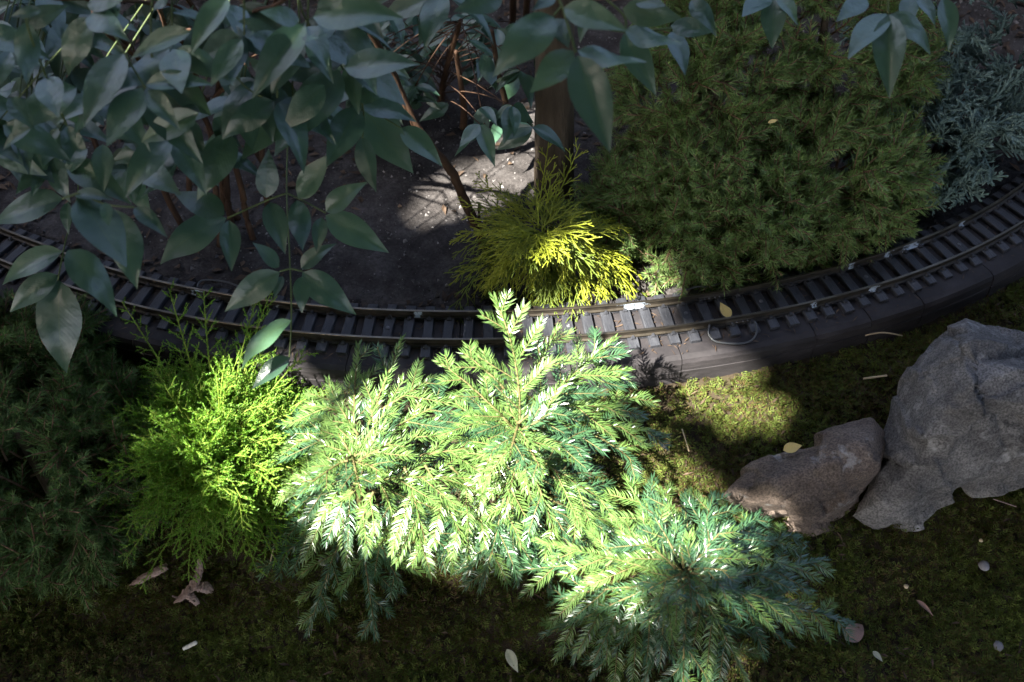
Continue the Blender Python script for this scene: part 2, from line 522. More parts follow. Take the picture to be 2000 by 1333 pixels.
# ------------------------------------------------------------------ mesh helpers
class Acc:
    """collects triangles for ONE mesh"""
    def __init__(s):
        s.v, s.f, s.m, s.sm, s.n = [], [], [], [], 0

    def add(s, V, F, mat=0, smooth=False):
        V = np.asarray(V, float).reshape(-1, 3)
        F = np.asarray(F, int).reshape(-1, 3)
        s.v.append(V)
        s.f.append(F + s.n)
        s.m.append(np.full(len(F), mat, int))
        s.sm.append(np.full(len(F), smooth, bool))
        s.n += len(V)

    def mesh(s, name, mats, origin=(0, 0, 0)):
        V = np.concatenate(s.v) - np.asarray(origin)
        F = np.concatenate(s.f)
        me = bpy.data.meshes.new(name)
        me.vertices.add(len(V))
        me.vertices.foreach_set('co', V.astype(np.float32).ravel())
        me.loops.add(F.size)
        me.loops.foreach_set('vertex_index', F.astype(np.int32).ravel())
        me.polygons.add(len(F))
        me.polygons.foreach_set('loop_start', np.arange(0, F.size, 3, dtype=np.int32))
        me.polygons.foreach_set('material_index', np.concatenate(s.m).astype(np.int32))
        me.polygons.foreach_set('use_smooth', np.concatenate(s.sm))
        me.update(calc_edges=True)
        for k in mats:
            me.materials.append(M[k])
        return me


def link(name, me, parent=None):
    o = bpy.data.objects.new(name, me)
    COL.objects.link(o)
    if parent is not None:
        o.parent = parent
    return o


def tag(o, label, cat, group=None):
    o['label'] = label
    o['category'] = cat
    if group:
        o['group'] = group
    return o


def thing(name, loc, label, cat, group=None):
    o = bpy.data.objects.new(name, None)
    COL.objects.link(o)
    o.location = [float(c) for c in loc]
    o.empty_display_size = 0.02
    return tag(o, label, cat, group)


def bez(a, b, c, n=8):
    t = np.linspace(0, 1, n)[:, None]
    return (1 - t) ** 2 * np.asarray(a) + 2 * t * (1 - t) * np.asarray(b) + t * t * np.asarray(c)


def smooth_path(pts, n=24):
    pts = np.asarray(pts, float)
    k = len(pts)
    out = []
    for i in range(k - 1):
        p0, p1, p2, p3 = pts[max(i - 1, 0)], pts[i], pts[i + 1], pts[min(i + 2, k - 1)]
        for t in np.linspace(0, 1, max(3, n // (k - 1)), endpoint=False):
            out.append(0.5 * ((2 * p1) + (-p0 + p2) * t + (2 * p0 - 5 * p1 + 4 * p2 - p3) * t * t + (-p0 + 3 * p1 - 3 * p2 + p3) * t ** 3))
    out.append(pts[-1])
    return np.array(out)


def frames(pts, up=(0, 0, 1)):
    T = nrm(np.gradient(pts, axis=0))
    up = np.asarray(up, float)
    Lt = np.cross(T, up)
    bad = np.linalg.norm(Lt, axis=1) < 0.15
    Lt[bad] = np.cross(T[bad], np.array([0.3, 1.0, 0.1]))
    Lt = nrm(Lt)
    return T, Lt, np.cross(Lt, T)


def tube(acc, pts, r, seg=5, mat=0, smooth=True, cap=True):
    pts = np.asarray(pts, float)
    n = len(pts)
    r = np.broadcast_to(np.asarray(r, float), (n,))
    T, A, B = frames(pts)
    an = np.arange(seg) * 2 * np.pi / seg
    V = pts[:, None] + r[:, None, None] * (A[:, None] * np.cos(an)[None, :, None] + B[:, None] * np.sin(an)[None, :, None])
    i, j = np.meshgrid(np.arange(n - 1), np.arange(seg), indexing='ij')
    a = i * seg + j
    b = i * seg + (j + 1) % seg
    c, d = a + seg, b + seg
    F = np.concatenate([np.stack([a, b, d], -1).reshape(-1, 3), np.stack([a, d, c], -1).reshape(-1, 3)])
    V = V.reshape(-1, 3)
    if cap:
        V = np.concatenate([V, pts[-1:] + T[-1:] * r[-1] * 0.6, pts[:1]])
        k = (n - 1) * seg
        j = np.arange(seg)
        F = np.concatenate([F, np.stack([k + j, k + (j + 1) % seg, np.full(seg, n * seg)], -1), np.stack([(j + 1) % seg, j, np.full(seg, n * seg + 1)], -1)])
    acc.add(V, F, mat, smooth)


def sweep(acc, pts, T, A, B, prof, mat=0, smooth=False, closed=True, mats=None):
    """profile points (across, up) carried along a path"""
    n, k = len(pts), len(prof)
    prof = np.asarray(prof)
    V = (pts[:, None] + A[:, None] * prof[None, :, 0, None] + B[:, None] * prof[None, :, 1, None]).reshape(-1, 3)
    kk = k if closed else k - 1
    for j in range(kk):
        i = np.arange(n - 1)
        a = i * k + j
        b = i * k + (j + 1) % k
        F = np.concatenate([np.stack([a, b, b + k], -1), np.stack([a, b + k, a + k], -1)])
        use = np.unique(F)
        remap = {u: q for q, u in enumerate(use)}
        acc.add(V[use], np.vectorize(remap.get)(F), mats[j] if mats else mat, smooth)
    if closed:
        for e, rev in ((0, False), (n - 1, True)):
            idx = np.arange(k) + e * k
            F = [(0, q, q + 1) if not rev else (0, q + 1, q) for q in range(1, k - 1)]
            acc.add(V[idx], F, mats[0] if mats else mat)


def box(acc, c, A, B, Cc, h, mat=0, taper=1.0):
    """box with half sizes h along the axes A, B, C; its top drawn in by taper"""
    c, A, B, Cc = [np.asarray(q, float) for q in (c, A, B, Cc)]
    V = []
    for z in (-1, 1):
        k = taper if z > 0 else 1.0
        for x, y in ((-1, -1), (1, -1), (1, 1), (-1, 1)):
            V.append(c + A * x * h[0] * k + B * y * h[1] * (1 - (1 - k) * 0.3) + Cc * z * h[2])
    F = [(0, 2, 1), (0, 3, 2), (4, 5, 6), (4, 6, 7), (0, 1, 5), (0, 5, 4), (1, 2, 6), (1, 6, 5), (2, 3, 7), (2, 7, 6), (3, 0, 4), (3, 4, 7)]
    acc.add(V, F, mat)


def needles(acc, pts, n, ln, wd, ang, mode='flat', mat=0, up=(0, 0, 1), u0=0.03, u1=1.0, fine=False, spread=9, tipin=0.5):
    """blades set along a twig: 'flat' two-ranked with a few standing up, 'round' all the way about"""
    pts = np.asarray(pts, float)
    seg = np.linalg.norm(np.diff(pts, axis=0), axis=1)
    cum = np.concatenate([[0], np.cumsum(seg)]) / max(seg.sum(), 1e-9)
    u = np.sort(u0 + (u1 - u0) * (np.arange(n) + rng.uniform(0, 1, n)) / n)
    T, A, B = frames(pts, up)
    it = lambda Q: np.stack([np.interp(u, cum, Q[:, k]) for k in range(3)], -1)
    p, t, a, b = it(pts), nrm(it(T)), nrm(it(A)), nrm(it(B))
    if mode == 'flat':
        sd = np.where(np.arange(n) % 2 == 0, 0.0, np.pi)
        el = np.radians(rng.normal(10, spread, n))
        phi = np.where(sd == 0, el, np.pi - el)
        upm = rng.uniform(0, 1, n) < 0.12
        phi = np.where(upm, np.radians(rng.uniform(50, 130, n)), phi)
    else:
        phi = rng.uniform(0, 2 * np.pi, n)
    an = np.radians(ang + rng.normal(0, 5, n)) * (1 - tipin * u ** 4)
    rad = a * np.cos(phi)[:, None] + b * np.sin(phi)[:, None]
    d = t * np.cos(an)[:, None] + rad * np.sin(an)[:, None]
    l = ln * (0.72 + 0.28 * np.sin(np.pi * np.clip(u * 0.9 + 0.15, 0, 1))) * rng.uniform(0.82, 1.12, n)
    tip = p + l[:, None] * nrm(d + t * 0.22)
    nn = nrm(np.cross(t, rad)) if mode == 'flat' else nrm(rng.normal(0, 1, (n, 3)))
    w = nrm(nn - d * (nn * d).sum(1, keepdims=True)) if mode != 'flat' else nrm(np.cross(d, b + 0.22 * rng.normal(0, 1, (n, 3))))
    w = w * (wd * rng.uniform(0.8, 1.15, n) * 0.5)[:, None]
    if fine:
        mid = p + 0.35 * l[:, None] * d
        V = np.stack([p, mid - w, mid + w, tip], 1)
        k = np.arange(n)[:, None] * 4
        F = np.concatenate([k + np.array([0, 2, 1]), k + np.array([1, 2, 3])])
    else:
        mid = p + 0.45 * l[:, None] * d
        V = np.stack([p - w * 0.6, p + w * 0.6, mid + w, mid - w, tip], 1)
        k = np.arange(n)[:, None] * 5
        F = np.concatenate([k + np.array([0, 1, 2]), k + np.array([0, 2, 3]), k + np.array([3, 2, 4])])
    acc.add(V.reshape(-1, 3), F, mat, False)


def rot_about(v, axis, ang):
    return np.array(Matrix.Rotation(ang, 3, Vector(axis)) @ Vector(v))


# ------------------------------------------------------------------ ground
def axis_grid(lo, hi, step, far):
    core = np.arange(lo, hi + 1e-6, step)
    out_p, q, s = [], hi, step
    while q < far:
        s *= 1.5
        q += s
        out_p.append(q)
    out_n, q, s = [], lo, step
    while q > -far:
        s *= 1.5
        q -= s
        out_n.append(q)
    return np.array(out_n[::-1] + list(core) + out_p)


gx = axis_grid(-1.25, 1.25, 0.0075, 120)
gy = axis_grid(0.2, 2.1, 0.0075, 120)
GX, GY = np.meshgrid(gx, gy)
GZ = ground_z(GX, GY)
nx, ny = len(gx), len(gy)
i, j = np.meshgrid(np.arange(ny - 1), np.arange(nx - 1), indexing='ij')
a = i * nx + j
acc = Acc()
acc.add(np.stack([GX, GY, GZ], -1).reshape(-1, 3), np.concatenate([np.stack([a, a + 1, a + nx + 1], -1).reshape(-1, 3), np.stack([a, a + nx + 1, a + nx], -1).reshape(-1, 3)]), 0, True)
me = acc.mesh('ground', ['soil'])
hum = np.clip((side(GX, GY) + 0.01) / 0.03, 0, 1).ravel()
at = me.attributes.new('humus', 'FLOAT', 'POINT')
at.data.foreach_set('value', hum.astype(np.float32))
ground = link('ground', me)
ground['kind'] = 'structure'
ground['label'] = 'grey sandy soil and dark mossy earth of the garden bed'

# ------------------------------------------------------------------ track bed
arc = lambda th: np.concatenate([[0], np.cumsum(np.linalg.norm(np.diff(on_track(th, 0, 0), axis=0), axis=1))])
thd = np.linspace(TH0 - 0.25, TH1 + 0.25, 4000)
sd = arc(thd)
th_at = lambda s: np.interp(s, sd, thd)
w0 = P(1110, 632, 0.007)
S0 = float(np.interp(math.atan2(w0[0] - TC[0], TC[1] - w0[1]), thd, sd))

bed = thing('track_bed', on_track(np.array([th_at(S0)]), 0, -0.04)[0], 'curved dark stained timber bed carrying the miniature railway track', 'track bed')
bed_o = np.array(bed.location)


def joint_s(px, py):
    w = P(px, py, 0.0)
    return float(np.interp(math.atan2(w[0] - TC[0], TC[1] - w[1]), thd, sd))


cuts = [joint_s(1325, 680), joint_s(1586, 640), joint_s(1684, 600), joint_s(1776, 560)]
left = [cuts[0] - 0.13 * k for k in range(1, 9)]
right = [cuts[-1] + 0.11 * k for k in range(1, 4)]
cuts = sorted(left + cuts + right)
for k in range(len(cuts) - 1):
    s_ = np.linspace(cuts[k] + 0.0006, cuts[k + 1] - 0.0006, 14)
    th = th_at(s_)
    pts = on_track(th, 0, 0)
    T = nrm(np.gradient(pts, axis=0))
    A = np.stack([np.sin(th), -np.cos(th), 0 * th], -1)
    B = np.tile([0, 0, 1.0], (len(th), 1))
    o1, o2 = rng.normal(0, 0.0006, 2)
    prof = [(-0.044, -0.06), (-0.044, -0.002), (-0.042, 0.0), (0.056 + o1, 0.0 + o2), (0.0625 + o1, -0.0025 + o2), (0.0652 + o1, -0.008), (0.0662 + o1, -0.019), (0.065 + o1, -0.0197), (0.067 + o1, -0.0205), (0.068 + o1, -0.06)]
    acc = Acc()
    sweep(acc, pts, T, A, B, prof)
    link('board', acc.mesh('board', ['board'], bed_o), bed)

# ------------------------------------------------------------------ track
track = thing('railway_track', on_track(np.array([th_at(S0)]), 0, 0)[0], 'miniature railway track with tarnished rails on charcoal sleepers', 'railway track')
trk_o = np.array(track.location)
for off in (-0.0225, 0.0225):
    s_ = np.linspace(cuts[0], cuts[-1], 420)
    th = th_at(s_)
    pts = on_track(th, off, 0.0066)
    T = nrm(np.gradient(pts, axis=0))
    A = np.stack([np.sin(th), -np.cos(th), 0 * th], -1)
    B = np.tile([0, 0, 1.0], (len(th), 1))
    h = RAIL_TOP - 0.0066
    prof = [(-0.0036, 0), (0.0036, 0), (0.0036, 0.0009), (0.0008, 0.0017), (0.0008, h - 0.0025), (0.0017, h - 0.002), (0.0017, h - 0.0004), (0.0012, h), (-0.0012, h), (-0.0017, h - 0.0004), (-0.0017, h - 0.002), (-0.0008, h - 0.0025), (-0.0008, 0.0017), (-0.0036, 0.0009)]
    acc = Acc()
    sweep(acc, pts, T, A, B, prof, mats=[0] * 6 + [1, 1, 1] + [0] * 5)
    rme = acc.mesh('rail', ['rail', 'railhead'], trk_o)
    co = np.empty(len(rme.vertices) * 3)
    rme.vertices.foreach_get('co', co)
    co = co.reshape(-1, 3) + trk_o
    sv = np.interp(np.arctan2(co[:, 0] - TC[0], TC[1] - co[:, 1]), thd, sd)
    ox = np.zeros(len(sv))
    for px, py, wd, far in ((1790, 482, .03, 1), (1745, 498, .012, 1), (1885, 436, .01, 1), (1705, 557, .016, 0), (1590, 590, .008, 0), (385, 570, .022, 1), (818, 606, .012, 1), (1240, 590, .03, 1), (1670, 520, .01, 1)):
        if far == (off < 0):
            w_ = P(px, py, RAIL_TOP)
            s1 = np.interp(math.atan2(w_[0] - TC[0], TC[1] - w_[1]), thd, sd)
            ox = np.maximum(ox, 0.52 * np.exp(-((sv - s1) / wd) ** 2))
    rme.attributes.new('oxide', 'FLOAT', 'POINT').data.foreach_set('value', ox.astype(np.float32))
    link('rail', rme, track)
# sleepers with their rail chairs; three worn variants share their meshes
SPACING = 0.0248
sl_mesh = []
for v in range(5):
    acc = Acc()
    hw, hl = 0.0068 + rng.normal(0, 0.0002), 0.041 + rng.normal(0, 0.0005)
    nseg = 9
    ys = np.linspace(-hl, hl, nseg)
    pr = []
    for y in ys:
        e = 0.0012 if abs(y) > hl * 0.99 else 0.0
        j1, j2, jz = rng.normal(0, 0.00018, 3)
        pr.append([(-hw, y, 0.0), (-hw + 0.0004 + j1, y, 0.0056 - e), (-hw + 0.0012 + j1, y, 0.0066 - e + jz), (hw - 0.0012 + j2, y, 0.0066 - e + jz * 0.6), (hw - 0.0004 + j2, y, 0.0056 - e), (hw, y, 0.0)])
    V = np.array(pr).reshape(-1, 3)
    F = []
    for q in range(nseg - 1):
        for c in range(6):
            a_, b_ = q * 6 + c, q * 6 + (c + 1) % 6
            F += [(a_, b_ + 6, b_), (a_, a_ + 6, b_ + 6)]
    for e_, rev in ((0, 0), ((nseg - 1) * 6, 1)):
        for c in range(1, 5):
            F.append((e_, e_ + c, e_ + c + 1) if not rev else (e_, e_ + c + 1, e_ + c))
    acc.add(V, F, 0)
    for off in (-0.0225, 0.0225):
        for d in (-1, 1):
            box(acc, (0, off + d * 0.0052, 0.0079), (1, 0, 0), (0, 1, 0), (0, 0, 1), (0.0030, 0.0018, 0.0014), 0, 0.7)
            box(acc, (0, off + d * 0.0042, 0.0092), (1, 0, 0), (0, 1, 0), (0, 0, 1), (0.0012, 0.0016, 0.0010), 0, 0.8)
    sl_mesh.append(acc.mesh('sleeper', ['sleeper']))
acc = Acc()
an = np.arange(10) * 2 * np.pi / 10
for r_, z_ in ((0.0026, 0.0),):
    ring = lambda r, z: np.stack([r * np.cos(an), r * np.sin(an), np.full(10, z)], -1)
    V = np.concatenate([ring(0.0027, -0.001), ring(0.0027, 0.0006), ring(0.002, 0.0012), ring(0.0009, 0.0012), [[0, 0, 0.0003]]])
    F = []
    for lv in range(3):
        for q in range(10):
            a_, b_ = lv * 10 + q, lv * 10 + (q + 1) % 10
            F += [(a_, b_, b_ + 10), (a_, b_ + 10, a_ + 10)]
    F += [(30 + q, 30 + (q + 1) % 10, 40) for q in range(10)]
    acc.add(V, F, 0)
screw_me = acc.mesh('screw', ['screw'])
k0, k1 = int((cuts[0] - S0) / SPACING) + 1, int((cuts[-1] - S0) / SPACING) - 1
screw_at = {0, 6, 10, 16, 22, -9, -16}
for k in range(k0, k1 + 1):
    th = float(th_at(S0 + k * SPACING))
    p = on_track(np.array([th]), rng.normal(0, 0.0006), -0.0008)[0] - trk_o
    o = link('sleeper', sl_mesh[int(rng.integers(0, 5))], track)
    o.matrix_local = Matrix.Translation(p) @ Matrix.Rotation(th + rng.normal(0, 0.012) + (math.pi if rng.random() < 0.5 else 0), 4, 'Z')
    if k in screw_at:
        sc_ = link('screw', screw_me, o)
        sc_.matrix_local = Matrix.Translation((0, rng.uniform(-0.004, 0.004), 0.0066))
# plastic strips that tie the sleepers together under the rails
for off in (-0.0225, 0.0225):
    s_ = np.linspace(cuts[0], cuts[-1], 120)
    th = th_at(s_)
    pts = on_track(th, off, 0.001)
    A = np.stack([np.sin(th), -np.cos(th), 0 * th], -1)
    B = np.tile([0, 0, 1.0], (len(th), 1))
    acc = Acc()
    sweep(acc, pts, nrm(np.gradient(pts, axis=0)), A, B, [(-0.0024, 0), (0.0024, 0), (0.0024, 0.0024), (-0.0024, 0.0024)])
    link('tie_strip', acc.mesh('tie_strip', ['sleeper'], trk_o), track)
# rail joiners and their jumper wires
for px, py, off in ((1432, 618, 0.0225), (1380, 574, -0.0225), (420, 572, -0.0225)):
    s_ = np.linspace(joint_s(px, py) - 0.017, joint_s(px, py) + 0.017, 8)
    th = th_at(s_)
    pts = on_track(th, off, 0.0068)
    A = np.stack([np.sin(th), -np.cos(th), 0 * th], -1)
    B = np.tile([0, 0, 1.0], (len(th), 1))
    acc = Acc()
    sweep(acc, pts, nrm(np.gradient(pts, axis=0)), A, B, [(-0.0042, -0.0001), (0.0042, -0.0001), (0.0042, 0.0016), (0.0022, 0.0026), (0.0013, 0.0048), (-0.0013, 0.0048), (-0.0022, 0.0026), (-0.0042, 0.0016)])
    jo = link('rail_joiner', acc.mesh('rail_joiner', ['rail'], trk_o), track)
    acc = Acc()
    for ds in (-0.010, -0.004, 0.004, 0.010):
        th1 = float(th_at(joint_s(px, py) + ds))
        q = on_track(np.array([th1]), off + 0.0032, 0.0090)[0]
        tube(acc, np.array([q, q + np.array([math.sin(th1), -math.cos(th1), 0.2]) * 0.0016]), [0.0011, 0.0009], 6)
    link('bolt', acc.mesh('bolt', ['screw'], trk_o), jo)
for pl in ([(1386, 634, .012), (1383, 648, .008), (1388, 660, .004), (1400, 668, .0022), (1425, 671, .0022), (1450, 671, .0022), (1468, 665, .0025), (1477, 652, .006), (1477, 638, .010), (1474, 628, .013)],
           [(1340, 566, .011), (1362, 560, .013), (1385, 560, .012), (1410, 553, .013), (1420, 556, .012), (1427, 564, .011)],
           [(385, 562, .011), (390, 551, .012), (405, 547, .012), (440, 551, .010), (470, 562, .009), (480, 574, .010)]):
    acc = Acc()
    tube(acc, smooth_path([P(*q) for q in pl], 36), 0.0013, 6)
    link('jumper_wire', acc.mesh('jumper_wire', ['wire'], trk_o), track)


# ------------------------------------------------------------------ rocks
def rock(name, hulls, mat, label, voxel, amp, seed, strata):
    """rock hewn from corner points (photo x, y, height): hulls fused, then fractured along its bedding and pitted by noise"""
    import bmesh
    bm = bmesh.new()
    for spec in hulls:
        b1 = bmesh.new()
        for q in spec:
            b1.verts.new(P(q[0], q[1], q[2] + (0.045 if q[2] > -0.165 else 0.0)))
        r_ = bmesh.ops.convex_hull(b1, input=b1.verts)
        tm = bpy.data.meshes.new('hull')
        bmesh.ops.delete(b1, geom=[v for v in b1.verts if not v.link_faces], context='VERTS')
        b1.to_mesh(tm)
        b1.free()
        bm.from_mesh(tm)
        bpy.data.meshes.remove(tm)
    me0 = bpy.data.meshes.new(name)
    bm.to_mesh(me0)
    bm.free()
    tmp = bpy.data.objects.new(name, me0)
    COL.objects.link(tmp)
    md = tmp.modifiers.new('r', 'REMESH')
    md.mode = 'VOXEL'
    md.voxel_size = voxel
    ms_ = tmp.modifiers.new('s', 'SMOOTH')
    ms_.iterations = 2
    ms_.factor = 0.5
    dg = bpy.context.evaluated_depsgraph_get()
    me1 = bpy.data.meshes.new_from_object(tmp.evaluated_get(dg))
    bpy.data.objects.remove(tmp)
    co = np.empty(len(me1.vertices) * 3)
    me1.vertices.foreach_get('co', co)
    no = np.empty(len(me1.vertices) * 3)
    me1.vertices.foreach_get('normal', no)
    co, no = co.reshape(-1, 3), no.reshape(-1, 3)
    ctr = co.mean(0)
    ctr[2] = co[:, 2].min() + 0.01
    out = np.empty_like(co)
    sd_ = Vector(strata).normalized()
    rg = np.random.default_rng(int(seed * 10))
    cells = co[rg.integers(0, len(co), 24)] + rg.normal(0, 0.006, (24, 3))
    tilt = nrm(rg.normal(0, 1, (24, 3)))
    wob = co + 0.0015 * np.sin(co[:, [1, 2, 0]] * 210 + seed) + 0.003 * np.sin(co[:, [2, 0, 1]] * 83)
    dist = np.linalg.norm(wob[:, None] - cells[None], axis=2)
    near2 = np.sort(dist, axis=1)[:, :2]
    cell = dist.argmin(1)
    facet = ((wob - cells[cell]) * tilt[cell]).sum(1) * 14.0 + rg.normal(0, 0.08, 24)[cell]
    crack = np.clip(0.004 - (near2[:, 1] - near2[:, 0]), 0, 1) * 45.0
    for q in range(len(co)):
        v = Vector(co[q])
        s = Vector((v.x + seed, v.y, v.z * 1.3))
        d = noise.fractal(s * 11, 0.8, 2.1, 6) * 0.3
        w = v.dot(sd_) * 17 + 1.0 * noise.noise(s * 9) + 0.5 * noise.noise(s * 31)
        st = w - math.floor(w)
        d += (st ** 2.2 - 0.35) * 0.55 * (0.4 + 0.9 * abs(noise.noise(s * 6 + Vector((5, 2, 1)))))
        d += float(facet[q] - crack[q])
        d += noise.noise(s * 170) * 0.05 + noise.noise(s * 80) * 0.06
        out[q] = co[q] + no[q] * amp * d
    out -= ctr
    me1.vertices.foreach_set('co', out.astype(np.float32).ravel())
    me1.polygons.foreach_set('use_smooth', np.ones(len(me1.polygons), bool))
    me1.update()
    me1.materials.clear()
    me1.materials.append(M[mat])
    o = link(name, me1)
    o.location = ctr
    return tag(o, label, 'rock')


BIG = [[(1800, 735, -.06), (1828, 655, -.04), (1888, 620, -.035), (1965, 636, -.035), (2060, 660, -.035), (2110, 760, -.04), (1900, 690, .03), (1960, 700, .035), (2005, 715, .035), (1905, 745, .03), (1850, 800, .0), (1790, 860, -.03), (1742, 800, -.075), (1738, 860, -.09),
        (1860, 840, -.02), (1960, 790, .015), (2080, 800, .0), (1850, 700, -.17), (2060, 720, -.17), (1780, 860, -.17)],
       [(1742, 800, -.075), (1800, 790, -.03), (1905, 750, .018), (2000, 760, .01), (2100, 790, -.01), (1735, 880, -.09), (1705, 962, -.125), (1655, 1012, -.15), (1705, 1036, -.155), (1790, 1024, -.155), (1840, 980, -.14), (1715, 985, -.115), (1790, 900, -.055), (1860, 850, -.025), (1790, 975, -.095), (1850, 930, -.075),
        (1900, 800, -.19), (1740, 960, -.21)],
       [(1860, 820, -.04), (2000, 770, .0), (2110, 800, -.02), (2120, 935, -.13), (1985, 942, -.13), (1900, 965, -.145), (1870, 940, -.13), (1920, 880, -.055), (2020, 870, -.05), (1900, 850, -.19), (2090, 880, -.19)]]
SMALL = [[(1405, 970, -.10), (1480, 902, -.088), (1555, 872, -.078), (1590, 905, -.055), (1640, 900, -.045), (1500, 945, -.07), (1640, 960, -.075), (1560, 990, -.09), (1690, 985, -.15), (1612, 1074, -.175), (1555, 1055, -.17), (1460, 1010, -.14), (1480, 960, -.20), (1600, 1030, -.22)],
         [(1545, 885, -.08), (1640, 838, -.065), (1702, 818, -.065), (1734, 842, -.075), (1724, 905, -.10), (1680, 975, -.14), (1640, 880, -.045), (1695, 862, -.045), (1700, 915, -.065), (1640, 930, -.06), (1570, 930, -.07), (1690, 900, -.18), (1560, 930, -.18)]]
rock('boulder', BIG, 'rock_grey', 'large pale grey angular boulder in the mossy bank', 0.0034, 0.013, 2.0, (0.35, 0.75, 0.6))
rock('boulder', SMALL, 'rock_brown', 'smaller brownish boulder leaning against the big grey one', 0.003, 0.010, 7.0, (-0.2, 0.8, 0.6))


# ------------------------------------------------------------------ conifers
def flat_branch(acc, axis, side_len, rngl, needle=(0.0132, 0.00125), gap=0.029, mats=(0, 1), first=0.18, droop=0.15, young=0.55):
    """fir-like branch: needled axis with forward-swept side twigs on both sides"""
    seg = np.linalg.norm(np.diff(axis, axis=0), axis=1).sum()
    T, A, B = frames(axis)
    cum = np.linspace(0, 1, len(axis))
    tube(acc, axis, np.linspace(0.0016, 0.0007, len(axis)), 5, 2)
    needles(acc, axis, int(seg / 0.0008), needle[0] * 0.9, needle[1], 54, 'flat', mats[0] if young > 0.5 else mats[1], spread=34)
    nt = max(2, int(seg * (1 - first) / gap))
    for k in range(nt):
        u = first + (1 - first) * (k + 0.3) / nt * 0.93
        for sg in (-1, 1):
            if rng.random() < 0.10:
                continue
            uu = min(0.97, u + sg * 0.25 / nt + rng.normal(0, 0.01))
            p = np.array([np.interp(uu, cum, axis[:, c]) for c in range(3)])
            t, a_, b_ = [nrm(np.array([np.interp(uu, cum, Q[:, c]) for c in range(3)])) for Q in (T, A, B)]
            prof = (0.55 + 0.45 * math.sin(math.pi * min(1, (uu - first) / (1 - first) * 0.9 + 0.25))) * (1.0 - 0.35 * uu)
            ln = side_len * prof * rng.uniform(0.8, 1.15)
            an = math.radians(rng.uniform(40, 52))
            d = nrm(t * math.cos(an) + a_ * sg * math.sin(an) + b_ * rng.normal(0.04, 0.05))
            e = p + d * ln + t * ln * 0.12 - np.array([0, 0, droop * ln * rng.uniform(0.3, 1.2)])
            tw = bez(p, p + d * ln * 0.5, e, 6)
            tube(acc, tw, np.linspace(0.0008, 0.0005, 6), 4, 2)
            mt = mats[0] if rng.random() < young else mats[1]
            needles(acc, tw, int(ln / 0.00095), needle[0], needle[1], 56, 'flat', mt)
            if ln > 0.055 and rng.random() < 0.5:          # forked tip
                q = tw[3]
                d2 = nrm(rot_about(d, b_, sg * math.radians(rng.uniform(-42, -32))))
                tw2 = bez(q, q + d2 * ln * 0.22, q + d2 * ln * 0.42 - np.array([0, 0, 0.06 * ln]), 5)
                tube(acc, tw2, 0.0006, 4, 2)
                needles(acc, tw2, int(ln * 0.42 / 0.00095), needle[0] * 0.92, needle[1], 50, 'flat', mt)


def fir(name, foot, crown_top, label, specs, side_len, young):
    foot = np.asarray(foot)
    root = thing(name, foot, label, 'conifer', 'low conifers with flat feathery sprays')
    acc = Acc()
    top = np.asarray(crown_top)
    tube(acc, bez(foot - np.array([0, 0, 0.01]), (foot + top) / 2 + np.array([0.006, 0, 0.01]), top, 8), np.linspace(0.007, 0.0025, 8), 7, 0)
    link('stem', acc.mesh('stem', ['fir_stem'], foot), root)
    for q in range(7):                    # short shoots round the top
        an = q * 0.9 + rng.normal(0, 0.2)
        d_ = nrm(np.array([math.cos(an), math.sin(an), rng.uniform(0.1, 0.7)]))
        ln = rng.uniform(0.045, 0.07)
        acc = Acc()
        st_ = top + np.array([0, 0, rng.uniform(-0.004, 0.012)])
        flat_branch(acc, bez(st_, st_ + d_ * ln * 0.6, st_ + d_ * ln - np.array([0, 0, 0.008]), 8), 0.03, rng, young=young, first=0.12)
        link('branch', acc.mesh('branch', ['fir_new', 'fir_old', 'fir_stem'], foot), root)
    for q in range(13 if young > 0.5 else 6):   # older, darker branches close to the ground
        an = q * 0.4833 + rng.normal(0, 0.12)
        ln = rng.uniform(0.09, 0.14)
        a_ = foot + np.array([math.cos(an), math.sin(an), 0]) * 0.02 + np.array([0, 0, 0.03])
        b_ = foot + np.array([math.cos(an), math.sin(an), 0]) * ln
        if side(b_[0], b_[1]) < 0.075:
            continue
        b_[2] = ground_z(b_[0], b_[1]) + 0.022
        acc = Acc()
        flat_branch(acc, bez(a_, (a_ + b_) / 2 + np.array([0, 0, 0.015]), b_, 10), 0.046, rng, young=0.12)
        link('branch', acc.mesh('branch', ['fir_new', 'fir_old', 'fir_stem'], foot), root)
    for sp in specs:
        a_, b_ = P(*sp[0]), P(*sp[1])
        sl = sp[2] if len(sp) > 2 else side_len
        yg = sp[3] if len(sp) > 3 else young
        ln = np.linalg.norm(b_ - a_)
        mid = (a_ + b_) / 2 + np.array([0, 0, 0.10 * ln]) + rng.normal(0, 0.07 * ln, 3) * np.array([1, 1, 0.3])
        acc = Acc()
        flat_branch(acc, bez(a_, mid, b_, 12), sl * 1.3, rng, young=yg)
        link('branch', acc.mesh('branch', ['fir_new', 'fir_old', 'fir_stem'], foot), root)


